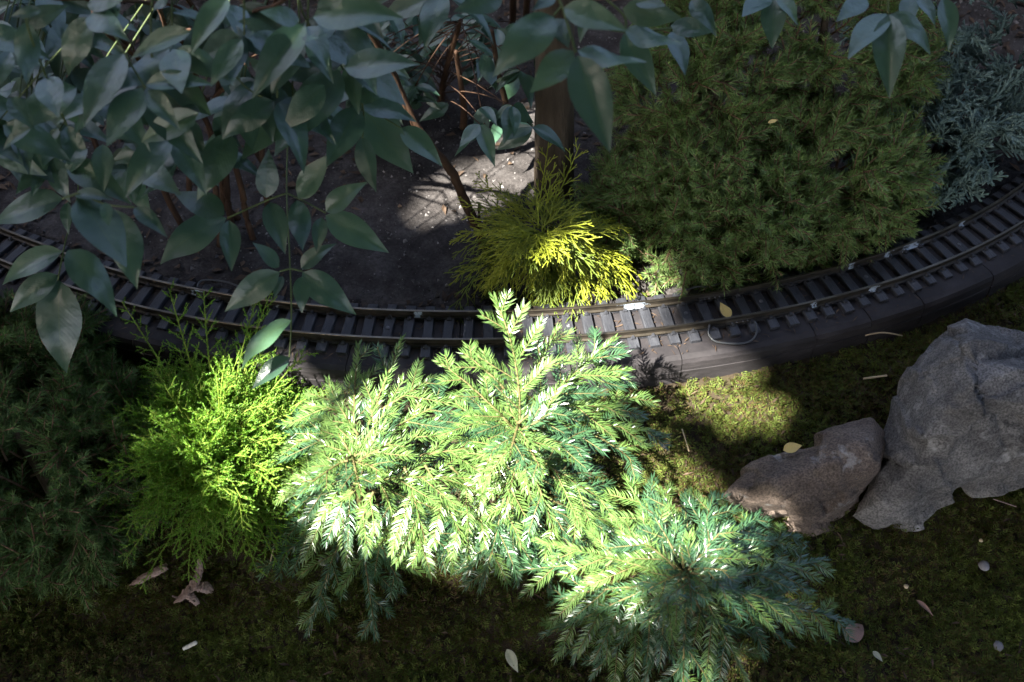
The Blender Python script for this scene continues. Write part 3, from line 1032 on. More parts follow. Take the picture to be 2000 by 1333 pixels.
fA, fB, fC = G(705, 1010), G(1040, 985), G(1350, 1190)
fir('spreading_conifer', fA, P(690, 900, 0.05), 'dazzling sunlit feathery conifer standing next to the lime green bush',
    [((690, 905, .05), (700, 672, .10), .036, .85), ((720, 830, .07), (786, 662, .10), .034, .75), ((700, 830, .07), (588, 800, .03), .046, .7), ((690, 880, .05), (556, 868, .0), .048, .85), ((685, 930, .04), (556, 940, -.03), .046, .8),
     ((690, 960, .03), (588, 1045, -.05), .048, .7), ((690, 950, .03), (650, 1058, -.05), .048, .85), ((700, 925, .03), (562, 1005, -.06), .042, .35), ((640, 860, .03), (570, 800, .0), .036, .4),
     ((690, 945, .045), (968, 940, .03), .046, .95), ((735, 930, .05), (768, 1072, -.04), .044, .8), ((790, 912, .055), (838, 1090, -.04), .05, .85), ((830, 908, .055), (908, 1062, -.02), .05, .9), ((880, 912, .05), (955, 1010, -.01), .046, .9),
     ((770, 900, .06), (872, 805, .06), .044, .8), ((720, 860, .065), (905, 765, .07), .046, .6), ((820, 890, .06), (968, 870, .05), .04, .85), ((745, 800, .075), (850, 735, .08), .036, .6),
     ((700, 850, .07), (640, 740, .07), .034, .6), ((755, 985, .0), (905, 1095, -.05), .044, .35), ((700, 900, .075), (770, 860, .08), .036, .8), ((680, 900, .07), (610, 920, .04), .036, .85), ((730, 960, .04), (700, 1040, -.02), .036, .85)],
    0.046, 0.8)
fir('spreading_conifer', fB, P(1012, 838, 0.09), 'feathery conifer whose upright tip stands across the rails',
    [((1014, 855, .08), (964, 580, .20), .040, .9), ((1005, 840, .09), (856, 706, .14), .030, .95), ((985, 760, .13), (905, 690, .15), .026, .9), ((1005, 800, .10), (1090, 640, .14), .036, .55),
     ((1020, 835, .09), (1202, 660, .11), .044, .6), ((1090, 765, .095), (1228, 722, .08), .040, .65), ((1060, 790, .09), (1212, 792, .06), .042, .6), ((1025, 845, .08), (1302, 852, .03), .044, .55), ((1140, 820, .06), (1262, 770, .05), .036, .6), ((1140, 840, .05), (1250, 915, .01), .040, .45),
     ((1030, 880, .06), (1195, 985, .0), .046, .6), ((1035, 905, .05), (1092, 1065, -.01), .046, .85), ((1080, 930, .04), (1182, 1080, -.03), .046, .75), ((1015, 890, .06), (985, 1015, .0), .044, .8),
     ((1010, 860, .08), (925, 900, .06), .042, .8), ((1000, 830, .09), (890, 810, .09), .040, .6), ((985, 960, .0), (938, 1152, -.06), .042, .3), ((1000, 980, -.01), (1000, 1110, -.06), .038, .25), ((960, 950, .0), (880, 1075, -.05), .042, .35),
     ((1020, 840, .10), (1085, 800, .12), .032, .3), ((1015, 850, .10), (1050, 920, .08), .032, .8), ((1040, 860, .08), (1140, 880, .07), .038, .4), ((1000, 875, .06), (905, 965, .0), .044, .8)],
    0.046, 0.55)
fir('spreading_conifer', fC, P(1340, 1120, 0.04), 'deep green feathery conifer spreading below the brownish boulder',
    [((1345, 1130, .04), (1045, 1055, .01), .042, .85), ((1240, 1095, .03), (1012, 1115, -.04), .046, .4), ((1300, 1130, .02), (1058, 1242, -.08), .05, .45), ((1290, 1150, .01), (1075, 1180, -.06), .044, .4), ((1320, 1140, .02), (1155, 1322, -.09), .05, .45),
     ((1335, 1140, .02), (1252, 1350, -.08), .05, .5), ((1345, 1150, .02), (1335, 1375, -.07), .048, .5), ((1360, 1140, .03), (1458, 1332, -.06), .05, .55), ((1350, 1130, .04), (1665, 1218, -.05), .042, .5),
     ((1420, 1130, .03), (1615, 1092, -.04), .042, .35), ((1400, 1100, .03), (1558, 1045, -.04), .042, .4), ((1360, 1100, .04), (1485, 1000, -.02), .042, .35), ((1345, 1090, .04), (1392, 962, .0), .042, .35),
     ((1335, 1110, .05), (1285, 952, .03), .036, .6), ((1300, 1030, .03), (1220, 932, .0), .040, .65), ((1400, 1180, .0), (1545, 1262, -.09), .044, .2), ((1320, 1110, .06), (1215, 1045, .05), .036, .65),
     ((1330, 1130, .06), (1285, 1215, .03), .038, .45), ((1350, 1120, .06), (1440, 1155, .04), .036, .35), ((1345, 1115, .06), (1415, 1055, .05), .034, .3), ((1350, 1150, .02), (1405, 1270, -.04), .044, .4),
     ((1470, 1160, .0), (1545, 1185, -.04), .036, .35), ((1200, 1170, -.03), (1120, 1290, -.09), .042, .3)],
    0.048, 0.45)


def spruce_spray(acc, axis, side_len, nl, seed_side, dens=1.0, mat=0):
    seg = np.linalg.norm(np.diff(axis, axis=0), axis=1).sum()
    T, A, B = frames(axis)
    cum = np.linspace(0, 1, len(axis))
    tube(acc, axis, np.linspace(0.0016, 0.0009, len(axis)), 5, 1)
    needles(acc, axis, int(seg * dens / 0.00062), nl, 0.00115, 64, 'round', mat, fine=True, u0=0.1, tipin=0.2)
    for k in range(seed_side):
        u = 0.25 + 0.62 * (k + rng.uniform(0, 0.8)) / seed_side
        p = np.array([np.interp(u, cum, axis[:, c]) for c in range(3)])
        t, a_, b_ = [nrm(np.array([np.interp(u, cum, Q[:, c]) for c in range(3)])) for Q in (T, A, B)]
        ph = rng.uniform(0, 2 * math.pi)
        an = math.radians(rng.uniform(36, 66))
        ln = side_len * rng.uniform(0.6, 1.15)
        d = nrm(t * math.cos(an) + (a_ * math.cos(ph) + b_ * math.sin(ph)) * math.sin(an))
        tw = bez(p, p + d * ln * 0.5, p + d * ln + t * 0.15 * ln, 5)
        tube(acc, tw, np.linspace(0.001, 0.0007, 5), 4, 1)
        needles(acc, tw, int(ln * dens / 0.00052), nl * rng.uniform(0.85, 1.1), 0.00115, 62, 'round', mat, fine=True, u0=0.02, tipin=0.25)


def mound(cx, cy, cz, rx, ry, rz, n, low=-0.2, view=True):
    """points and outward normals spread over an ellipsoid's upper part"""
    out = []
    k = 0
    while len(out) < n and k < n * 40:
        k += 1
        v = nrm(rng.normal(0, 1, 3))
        if v[2] < low:
            continue
        if view and v[1] > 0.75:
            continue
        p = np.array([cx, cy, cz]) + v * np.array([rx, ry, rz])
        if any(np.linalg.norm(p - q[0]) < 0.62 * math.sqrt(rx * rz / n) * 1.4 for q in out[-60:]):
            continue
        out.append((p, nrm(v / np.array([rx, ry, rz]))))
    return out


def spruce(name, foot, parts, label, mat, nl=0.0125, top=None):
    foot = np.asarray(foot)
    root = thing(name, foot, label, 'conifer', 'dwarf spruces beside the track')
    acc = Acc()
    top = np.asarray(top) if top is not None else foot + np.array([0, 0, 0.2])
    tube(acc, bez(foot - np.array([0, 0, 0.01]), (foot + top) / 2, top, 8), np.linspace(0.012, 0.004, 8), 8, 0)
    link('trunk', acc.mesh('trunk', ['bark'], foot), root)
    protos = []
    for q in range(36):
        ln = rng.uniform(0.05, 0.08)
        acc = Acc()
        bend = rng.normal(0, 0.012, 3)
        spruce_spray(acc, bez(np.array([bend[0], bend[1], -ln]), np.array([bend[1], bend[2], -ln * 0.4]), np.zeros(3), 7), rng.uniform(0.024, 0.038), nl, int(rng.integers(5, 9)), mat=0)
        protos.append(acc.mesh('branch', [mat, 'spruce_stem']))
    for (c, r, n, low) in parts:
        for p, no in mound(*c, *r, n, low):
            if p[2] < ground_z(p[0], p[1]) + 0.006:
                p[2] = ground_z(p[0], p[1]) + rng.uniform(0.006, 0.02)
            d = nrm(no + np.array([0, 0, 0.25]) + rng.normal(0, 0.28, 3))
            place_spray(protos, p, d, root)


def place_spray(protos, p, d, root):
    """one of the ready sprays, its tip at p, pointing along d"""
    o = link('branch', protos[int(rng.integers(0, len(protos)))], root)
    o.matrix_local = Matrix.Translation(Vector(p) - root.location) @ Vector(d).to_track_quat('Z', 'Y').to_matrix().to_4x4() @ Matrix.Rotation(rng.uniform(0, 6.28), 4, 'Z') @ Matrix.Scale(rng.uniform(0.85, 1.18), 4)


g1 = G(1380, 455)
spruce('dwarf_spruce', g1, [((g1[0], g1[1] - 0.005, 0.04), (0.17, 0.12, 0.13), 165, -0.35), ((g1[0] - 0.015, g1[1] + 0.09, 0.15), (0.12, 0.10, 0.13), 75, -0.2), ((g1[0] - 0.01, g1[1] + 0.13, 0.27), (0.045, 0.045, 0.11), 28, -0.2), (tuple(P(1325, 405, 0.05)), (0.075, 0.06, 0.07), 32, -0.2)],
       'dense dwarf spruce with a pointed crown growing beside the tree trunk', 'spruce', top=(g1[0] - 0.01, g1[1] + 0.13, 0.36))
g2 = G(1555, 412)
spruce('dwarf_spruce', g2, [((g2[0], g2[1] - 0.01, 0.04), (0.15, 0.12, 0.13), 150, -0.4), ((g2[0] + 0.0, g2[1] + 0.12, 0.14), (0.17, 0.12, 0.15), 135, -0.2)],
       'rounded dwarf spruce between its pointed neighbour and the blue juniper', 'spruce', top=(g2[0], g2[1] + 0.1, 0.26))
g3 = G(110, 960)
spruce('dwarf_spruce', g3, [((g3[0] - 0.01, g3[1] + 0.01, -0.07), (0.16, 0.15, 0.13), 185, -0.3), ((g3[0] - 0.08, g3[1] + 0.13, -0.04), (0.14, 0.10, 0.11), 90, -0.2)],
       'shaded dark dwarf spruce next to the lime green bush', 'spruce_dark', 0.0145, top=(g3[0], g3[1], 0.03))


# ------------------------------------------------------------------ lime green bush
def feathery(acc, axis, twig, n, leaf, first=0.25):
    T, A, B = frames(axis)
    cum = np.linspace(0, 1, len(axis))
    tube(acc, axis, np.linspace(0.0012, 0.0005, len(axis)), 4, 1)
    for k in range(n):
        u = first + (1 - first) * (k + rng.uniform(0, 0.7)) / n
        p = np.array([np.interp(u, cum, axis[:, c]) for c in range(3)])
        t, a_, b_ = [nrm(np.array([np.interp(u, cum, Q[:, c]) for c in range(3)])) for Q in (T, A, B)]
        ph = rng.uniform(-0.7, 0.7) + (math.pi if k % 2 else 0)
        an = math.radians(rng.uniform(34, 56))
        ln = twig * (1.15 - 0.75 * u) * rng.uniform(0.7, 1.25)
        d = nrm(t * math.cos(an) + (a_ * math.cos(ph) + b_ * math.sin(ph)) * math.sin(an))
        tw = bez(p, p + d * ln * 0.5, p + d * ln + t * 0.15 * ln, 4)
        tube(acc, tw, 0.0004, 3, 1, cap=False)
        needles(acc, tw, int(ln / 0.00075), leaf, 0.0011, 48, 'round', 0, fine=True, tipin=0.3)
        for q in range(2 if ln > 0.018 else 1):
            d2 = nrm(d + rng.normal(0, 0.45, 3))
            s0 = tw[1 + q]
            l2 = ln * 0.45
            tw2 = bez(s0, s0 + d2 * l2 * 0.5, s0 + d2 * l2, 3)
            needles(acc, tw2, int(l2 / 0.0007), leaf * 0.9, 0.0011, 48, 'round', 0, fine=True, tipin=0.3)
    needles(acc, axis, int(np.linalg.norm(axis[-1] - axis[0]) / 0.0011), leaf, 0.0011, 45, 'round', 0, fine=True, u0=0.4, tipin=0.3)


gl = G(440, 925)
bush = thing('feathery_bush', gl, 'bright lime green feathery bush in front of the rails', 'bush')
acc = Acc()
for k in range(5):
    e = gl + np.array([rng.normal(0, 0.03), rng.normal(0, 0.03), 0.08])
    tube(acc, bez(gl - np.array([0, 0, 0.01]), (gl + e) / 2 + rng.normal(0, 0.006, 3), e, 6), np.linspace(0.004, 0.0015, 6), 6)
link('stem', acc.mesh('stem', ['spruce_stem'], gl), bush)
for k in range(215):
    while True:
        v = nrm(rng.normal(0, 1, 3))
        if v[2] > -0.12:
            break
    R = np.array([0.135, 0.150, 0.15]) * rng.uniform(0.72, 1.08)
    e = gl + np.array([-0.004, 0.0, 0.012]) + v * R
    e[2] = max(e[2], ground_z(e[0], e[1]) + 0.008)
    st = gl + v * R * rng.uniform(0.05, 0.3) + np.array([0, 0, 0.02])
    mid = (st + e) / 2 + np.array([0, 0, 0.022]) + rng.normal(0, 0.008, 3)
    acc = Acc()
    feathery(acc, bez(st, mid, e + rng.normal(0, 0.006, 3), 8), 0.030, 12, 0.0034)
    link('branch', acc.mesh('branch', ['lime', 'lime_stem'], gl), bush)
for tx, ty, z in ((215, 818, .0), (238, 590, .06), (330, 565, .09), (398, 570, .09), (250, 790, .0), (500, 590, .07), (600, 690, .05), (400, 1080, -.08), (545, 1060, -.08), (640, 760, .02), (580, 1080, -.09), (530, 570, .08)):
    e = P(tx, ty, z)
    st = gl + (e - gl) * 0.25 + np.array([0, 0, 0.02])
    acc = Acc()
    feathery(acc, bez(st, (st + e) / 2 + np.array([0, 0, 0.02]), e, 8), 0.030, 13, 0.0034)
    link('branch', acc.mesh('branch', ['lime', 'lime_stem'], gl), bush)


# ------------------------------------------------------------------ golden thread cypress
def thread_spray(acc, axis, n, ln0, r0, mat=0, levels=2, scaly=True):
    T, A, B = frames(axis)
    cum = np.linspace(0, 1, len(axis))
    tube(acc, axis, np.linspace(r0 * 1.15, r0 * 0.55, len(axis)), 4, mat)
    if scaly:
        needles(acc, axis, int(np.linalg.norm(axis[-1] - axis[0]) / 0.0011) + 2, 0.0026, 0.0013, 26, 'round', mat, fine=True, tipin=0.3)
    for k in range(n):
        u = 0.12 + 0.86 * (k + rng.uniform(0, 0.6)) / n
        p = np.array([np.interp(u, cum, axis[:, c]) for c in range(3)])
        t, a_, b_ = [nrm(np.array([np.interp(u, cum, Q[:, c]) for c in range(3)])) for Q in (T, A, B)]
        sg = 1 if k % 2 else -1
        an = math.radians(rng.uniform(24, 44))
        ln = ln0 * (1.1 - 0.6 * u) * rng.uniform(0.6, 1.25)
        d = nrm(t * math.cos(an) + a_ * sg * math.sin(an) + b_ * rng.normal(0, 0.16))
        e = p + d * ln + t * ln * 0.25 - np.array([0, 0, 0.12 * ln])
        tw = bez(p, p + d * ln * 0.55, e, 5)
        if levels > 1:
            thread_spray(acc, tw, max(2, int(ln / 0.0065)), ln * 0.5, r0 * 0.85, mat, levels - 1)
        else:
            tube(acc, tw, np.linspace(r0, r0 * 0.55, 5), 4, mat)
            if scaly:
                needles(acc, tw, int(ln / 0.0011) + 2, 0.0026, 0.0013, 26, 'round', mat, fine=True, tipin=0.3)


gt = G(1075, 545)
gt = np.array([gt[0], max(gt[1], 0.0), gt[2]])
gt = G(1070, 520)
thj = thing('golden_cypress', gt, 'golden yellow thread leaved cypress at the foot of the tree trunk', 'conifer')
acc = Acc()
tt = P(1060, 430, 0.10)
tube(acc, bez(gt - np.array([0, 0, 0.01]), (gt + tt) / 2, tt, 7), np.linspace(0.006, 0.002, 7), 7)
link('stem', acc.mesh('stem', ['cane'], gt), thj)
sprays = [((1055, 440, .10), (1072, 265, .17)), ((1065, 430, .09), (1128, 285, .15)), ((1040, 440, .10), (925, 345, .11)), ((1040, 440, .10), (950, 375, .12)), ((1035, 450, .09), (918, 390, .09)),
          ((1030, 460, .08), (890, 455, .05)), ((1030, 470, .07), (905, 540, .01)), ((1040, 480, .06), (925, 575, .0)), ((1050, 480, .06), (975, 588, .0)), ((1060, 485, .06), (1020, 592, .0)),
          ((1070, 485, .06), (1065, 592, .0)), ((1085, 485, .06), (1110, 590, .005)), ((1100, 480, .06), (1150, 585, .01)), ((1110, 475, .07), (1185, 578, .015)), ((1120, 470, .08), (1215, 565, .02)),
          ((1120, 465, .08), (1240, 545, .02)), ((1125, 460, .09), (1228, 445, .07)), ((1060, 440, .11), (1120, 400, .11)), ((1050, 440, .11), (1010, 395, .12)), ((1045, 450, .10), (985, 440, .10)),
          ((1060, 455, .10), (1060, 520, .06)), ((1080, 455, .10), (1120, 510, .06)), ((1045, 460, .10), (985, 520, .05)), ((1090, 450, .10), (1165, 480, .06)), ((1035, 460, .09), (945, 500, .05)),
          ((1060, 470, .09), (1030, 555, .03)), ((1080, 470, .08), (1095, 560, .03)), ((1050, 430, .11), (1085, 350, .14)), ((1100, 470, .09), (1180, 530, .04)), ((1070, 460, .11), (1150, 440, .09)),
          ((1050, 460, .10), (960, 555, .02)), ((1040, 455, .1), (960, 415, .11)), ((1090, 475, .09), (1145, 555, .02)), ((1055, 445, .12), (1040, 370, .14)), ((1075, 450, .11), (1100, 480, .1)), ((1050, 455, .11), (1020, 490, .09))]
for q in range(14):
    an_ = q * 0.449
    sprays.append(((1062 + 8 * math.cos(an_), 452 + 6 * math.sin(an_), .115), (1062 + rng.uniform(55, 85) * math.cos(an_), 448 + rng.uniform(35, 60) * math.sin(an_), .115 + rng.uniform(-.01, .02))))
for rep in range(2):
    for a_, b_ in sprays:
        if rep == 1 and b_[1] < 400:
            continue
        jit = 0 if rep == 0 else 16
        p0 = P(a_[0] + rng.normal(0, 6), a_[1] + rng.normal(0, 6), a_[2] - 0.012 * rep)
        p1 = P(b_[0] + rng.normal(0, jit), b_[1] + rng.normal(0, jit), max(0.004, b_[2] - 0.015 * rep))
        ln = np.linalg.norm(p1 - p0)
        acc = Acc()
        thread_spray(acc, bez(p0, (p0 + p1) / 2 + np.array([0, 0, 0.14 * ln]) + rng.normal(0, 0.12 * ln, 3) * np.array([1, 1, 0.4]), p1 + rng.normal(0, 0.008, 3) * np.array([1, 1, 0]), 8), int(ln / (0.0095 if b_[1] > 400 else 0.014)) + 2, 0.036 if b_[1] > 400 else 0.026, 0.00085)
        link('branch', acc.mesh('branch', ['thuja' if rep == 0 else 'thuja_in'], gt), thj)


# ------------------------------------------------------------------ blue juniper
def scale_spray(acc, axis, n, ln0):
    T, A, B = frames(axis)
    cum = np.linspace(0, 1, len(axis))
    tube(acc, axis, np.linspace(0.0012, 0.0016, len(axis)) * 0.8, 5, 0)
    for k in range(n):
        u = 0.15 + 0.85 * (k + rng.uniform(0, 0.6)) / n
        p = np.array([np.interp(u, cum, axis[:, c]) for c in range(3)])
        t, a_, b_ = [nrm(np.array([np.interp(u, cum, Q[:, c]) for c in range(3)])) for Q in (T, A, B)]
        ph = rng.uniform(0, 2 * math.pi)
        an = math.radians(rng.uniform(22, 48))
        ln = ln0 * rng.uniform(0.6, 1.2)
        d = nrm(t * math.cos(an) + (a_ * math.cos(ph) + b_ * math.sin(ph)) * math.sin(an))
        tw = bez(p, p + d * ln * 0.5, p + d * ln + t * 0.2 * ln, 5)
        tube(acc, tw, np.array([0.001, 0.0016, 0.0019, 0.0018, 0.0009]), 5, 0)
        needles(acc, tw, 18, 0.0048, 0.0022, 26, 'round', 0, fine=True, tipin=0.5)


gj = G(1815, 325)
jun = thing('blue_juniper', gj, 'blue grey scaly juniper overhanging the track', 'conifer')
acc = Acc()
tube(acc, bez(gj - np.array([0, 0, 0.01]), gj + np.array([0.01, 0, 0.05]), gj + np.array([0.03, 0.04, 0.11]), 7), np.linspace(0.012, 0.004, 7), 8)
link('trunk', acc.mesh('trunk', ['bark'], gj), jun)
protos = []
for q in range(30):
    acc = Acc()
    ln = rng.uniform(0.045, 0.07)
    for q2 in range(2):
        e_ = rng.normal(0, 0.012, 3)
        thread_spray(acc, bez(np.array([0, 0, -ln]), np.array([e_[1], e_[2], -ln * 0.45]), e_ * np.array([1, 1, 0.5]), 6), 9, 0.020, 0.0017)
    protos.append(acc.mesh('branch', ['juniper']))
jn = 0
for c, r, n, low in (((gj[0] - 0.035, gj[1] - 0.03, 0.02), (0.09, 0.08, 0.09), 45, -0.3), ((gj[0] + 0.0, gj[1] - 0.01, 0.03), (0.13, 0.12, 0.12), 110, -0.45), ((gj[0] + 0.06, gj[1] + 0.16, 0.13), (0.18, 0.16, 0.16), 100, -0.3), ((gj[0] + 0.15, gj[1] + 0.09, 0.06), (0.13, 0.13, 0.14), 70, -0.4)):
    for p, no in mound(*c, *r, n, low):
        if p[2] < 0.01:
            p[2] = 0.01 + rng.uniform(0, 0.02)
        if side(p[0], p[1]) > -0.05 and p[2] < 0.03:
            p[2] += 0.03
        if side(p[0], p[1]) > -0.03:
            continue
        d = nrm(no + np.array([-0.15, -0.25, 0.1]) + rng.normal(0, 0.35, 3))
        if jn < 298:
            place_spray(protos, p, d, jun)
        jn += 1


# ------------------------------------------------------------------ broad leaves
def leaflet_mesh(name, nu, nv, fold, curl, wavy, width, mat, tip=1.0):
    """one leaflet along +x, unit length: pointed, folded along its midrib, tip curled down"""
    V, UV = [], []
    for iu in range(nu + 1):
        u = iu / nu
        w = width * 0.5 * (math.sin(math.pi * u ** 0.78) ** 0.85) * (1 - 0.38 * u ** 2.2 * tip)
        if iu == 0 or iu == nu:
            w = 0.004
        for iv in range(nv + 1):
            v = -1 + 2 * iv / nv
            z = fold * abs(v) ** 1.2 * w + curl * (-(u - 0.35) ** 2 * (1 if u > 0.35 else 0.4)) + wavy * w * v * math.sin(u * 7 + v) - 0.10 * w * (v * v)
            V.append((u, v * w, z))
            UV.append((u, v))
    me = bpy.data.meshes.new(name)
    F = []
    for iu in range(nu):
        for iv in range(nv):
            q = iu * (nv + 1) + iv
            F.append((q, q + nv + 1, q + nv + 2, q + 1))
    me.from_pydata(V, [], F)
    ul = me.uv_layers.new(name='UVMap')
    for lp in me.loops:
        ul.data[lp.index].uv = UV[lp.vertex_index]
    me.polygons.foreach_set('use_smooth', np.ones(len(F), bool))
    me.materials.append(M[mat])
    me.update()
    return me


LEAF = [leaflet_mesh('leaf', 10, 6, 0.30, 0.22, 0.05, 0.46, 'leaflet'), leaflet_mesh('leaf', 10, 6, 0.42, 0.45, 0.10, 0.44, 'leaflet'), leaflet_mesh('leaf', 10, 6, 0.18, 0.10, -0.08, 0.52, 'leaflet'), leaflet_mesh('leaf', 10, 6, 0.5, 0.3, 0.0, 0.40, 'leaflet'), leaflet_mesh('leaf', 12, 6, 0.25, 0.6, 0.22, 0.48, 'leaflet'), leaflet_mesh('leaf', 12, 6, 0.1, -0.15, 0.3, 0.42, 'leaflet', 1.3)]


def leaf_matrix(base, tip, face, wscale=1.0):
    base, tip = np.asarray(base), np.asarray(tip)
    x = tip - base
    ln = np.linalg.norm(x)
    x = x / ln
    z = np.asarray(face, float)
    z = nrm(z - x * (z @ x))
    y = np.cross(z, x)
    m_ = Matrix(((x[0] * ln, y[0] * ln * wscale, z[0] * ln, base[0]), (x[1] * ln, y[1] * ln * wscale, z[1] * ln, base[1]), (x[2] * ln, y[2] * ln * wscale, z[2] * ln, base[2]), (0, 0, 0, 1)))
    return m_


def put_leaf(root, base, tip, face, variant=None, w=1.0, name='leaf'):
    v = LEAF[int(rng.integers(0, len(LEAF)))] if variant is None else LEAF[variant]
    o = link(name, v, root)
    o.matrix_local = Matrix.Translation([-c for c in root.location]) @ leaf_matrix(base, tip, face, w)
    return o


def face_dir(p):
    tocam = nrm(CAM - p)
    return nrm(np.array([0, 0, 1.0]) * 0.75 + tocam * 0.55 + rng.normal(0, 0.24, 3))


def px_leaves(root, rows, default):
    for r in rows:
        d = r[4] if len(r) > 4 else default
        best = (-9, 0)
        for dd in SHIFTS:
            cl_ = clearance([PD(r[0] + (r[2] - r[0]) * q, r[1] + (r[3] - r[1]) * q, d + dd) for q in (0.15, 0.55, 0.95)])
            if cl_ > best[0]:
                best = (cl_, dd)
            if cl_ > 0.012:
                break
        d += best[1]
        b_ = PD(r[0], r[1], d)
        t_ = PD(r[2], r[3], d - 0.012 + rng.normal(0, 0.008) + (r[3] - r[1]) * 0.00004)
        put_leaf(root, b_, t_, face_dir(b_), w=rng.uniform(0.92, 1.12))


gn = G(430, 470)
nan = thing('nandina_shrub', gn, 'large glossy leaved shrub arching over the rails on reddish canes', 'shrub', 'glossy leaved shrubs')
px_leaves(nan, [
    (120, 490, -8, 545), (132, 487, 232, 602), (112, 537, 10, 606), (113, 548, 117, 732)], 0.80)
px_leaves(nan, [
    (122, 388, -25, 432), (155, 385, 248, 518), (224, 410, 270, 566), (132, 395, 130, 458), (262, 405, 324, 456), (205, 395, 212, 442), (145, 380, 218, 385)], 0.84)
px_leaves(nan, [
    (262, 330, 264, 387), (246, 335, 232, 392), (275, 325, 348, 376), (270, 318, 292, 278),
    (440, 425, 297, 502), (438, 420, 338, 372), (447, 430, 453, 528), (520, 387, 525, 293), (526, 395, 556, 492), (582, 388, 642, 300), (580, 392, 592, 494), (636, 414, 708, 354), (636, 421, 758, 492), (628, 425, 618, 492)], 0.93)
px_leaves(nan, [
    (545, 532, 434, 607), (545, 522, 498, 474), (590, 532, 692, 612), (587, 524, 648, 474), (590, 540, 588, 608), (552, 540, 534, 582), (568, 624, 456, 700), (566, 698, 488, 757)], 0.90)
px_leaves(nan, [
    (706, 205, 812, 226), (700, 210, 638, 322), (711, 214, 806, 338), (706, 268, 730, 374), (782, 250, 866, 318),
    (672, 132, 812, 118), (662, 136, 566, 278), (690, 190, 760, 180)], 0.76)
px_leaves(nan, [
    (595, 46, 488, 186), (610, 32, 778, 18), (600, 50, 642, 122), (585, 40, 508, 22), (445, -6, 368, 98), (372, 62, 246, 108), (620, 20, 690, -30)], 0.72)
px_leaves(nan, [
    (284, 165, 412, 156), (286, 176, 388, 314), (276, 172, 206, 284), (240, 104, 158, 240), (288, 178, 346, 246), (175, 34, 116, 146), (172, 28, 238, 62), (52, 44, 54, 168), (90, 150, 110, 222), (18, 190, 66, 252),
    (20, 100, -20, 180), (80, 20, 20, 30), (170, 10, 250, -10), (230, 0, 210, 60), (300, 20, 350, -30), (60, 250, 0, 290)], 0.79)
px_leaves(nan, [
    (130, 245, 166, 348), (62, 246, 55, 322), (112, 250, 84, 334), (200, 282, 202, 372), (150, 240, 110, 200), (430, 218, 440, 302), (512, 190, 532, 272), (470, 160, 520, 160), (448, 175, 470, 230), (360, 230, 400, 300),
    (500, 190, 456, 180), (560, 60, 540, 130), (480, 80, 430, 140), (400, 40, 340, 20), (530, 150, 480, 110), (210, 240, 260, 270), (20, 290, 40, 360), (90, 330, 60, 380), (170, 290, 120, 340), (250, 250, 270, 300)], 0.90)
centers = []
for k in range(26):
    cxp, cyp = rng.uniform(-60, 640), rng.uniform(-70, 230)
    c = PD(cxp, cyp, rng.uniform(0.80, 0.9))
    centers.append(c)
    a0 = rng.uniform(0, 6.28)
    for q in range(int(rng.integers(3, 5))):
        an = a0 + q * 1.7 + rng.normal(0, .25)
        dirv = nrm(np.array([math.cos(an), math.sin(an) * 0.7 - 0.45, rng.normal(-0.45, 0.22)]))
        b_ = c + dirv * 0.004
        if sunny(b_ + dirv * 0.03, 0.03):
            continue
        put_leaf(nan, b_, b_ + dirv * rng.uniform(0.045, 0.066), face_dir(b_))
# leaf stalks
stalks = [([(150, 60), (155, 160), (152, 260), (152, 378), (128, 470), (113, 548)], [.84, .83, .83, .83, .805, .80]),
          ([(560, 120), (562, 260), (560, 378), (567, 525), (569, 624), (565, 700)], [.96, .95, .93, .90, .90, .90]),
          ([(585, 0), (600, 42), (668, 132), (708, 205), (708, 270)], [.71, .72, .755, .765, .77]), ([(560, 378), (525, 390), (445, 426)], [.93, .93, .93]), ([(560, 378), (583, 388), (636, 416)], [.93, .93, .93]),
          ([(180, 0), (220, 62), (245, 108), (284, 172)], [.77, .79, .79, .79]), ([(152, 378), (210, 400), (262, 405)], [.84, .84, .84]), ([(255, 240), (262, 325), (275, 325)], [.93, .93, .93]), ([(567, 525), (547, 530)], [.9, .9]), ([(567, 525), (590, 530)], [.9, .9]),
          ([(60, 0), (52, 44), (90, 150), (130, 245)], [.8, .8, .85, .9]), ([(400, 60), (470, 160), (512, 190)], [.9, .9, .9]), ([(708, 205), (782, 250)], [.765, .765]), ([(152, 378), (122, 388)], [.84, .84])]
for pl, dp in stalks:
    acc = Acc()
    best = (-9, 0)
    for dd in SHIFTS:
        cl_ = clearance([PD(q[0], q[1], d + dd) for q, d in zip(pl, dp)])
        if cl_ > best[0]:
            best = (cl_, dd)
        if cl_ > 0.008:
            break
    sp_ = smooth_path([PD(q[0], q[1], d + best[1]) for q, d in zip(pl, dp)], 20)
    tube(acc, sp_, 0.0009, 5)
    link('stalk', acc.mesh('stalk', ['stalk'], gn), nan)
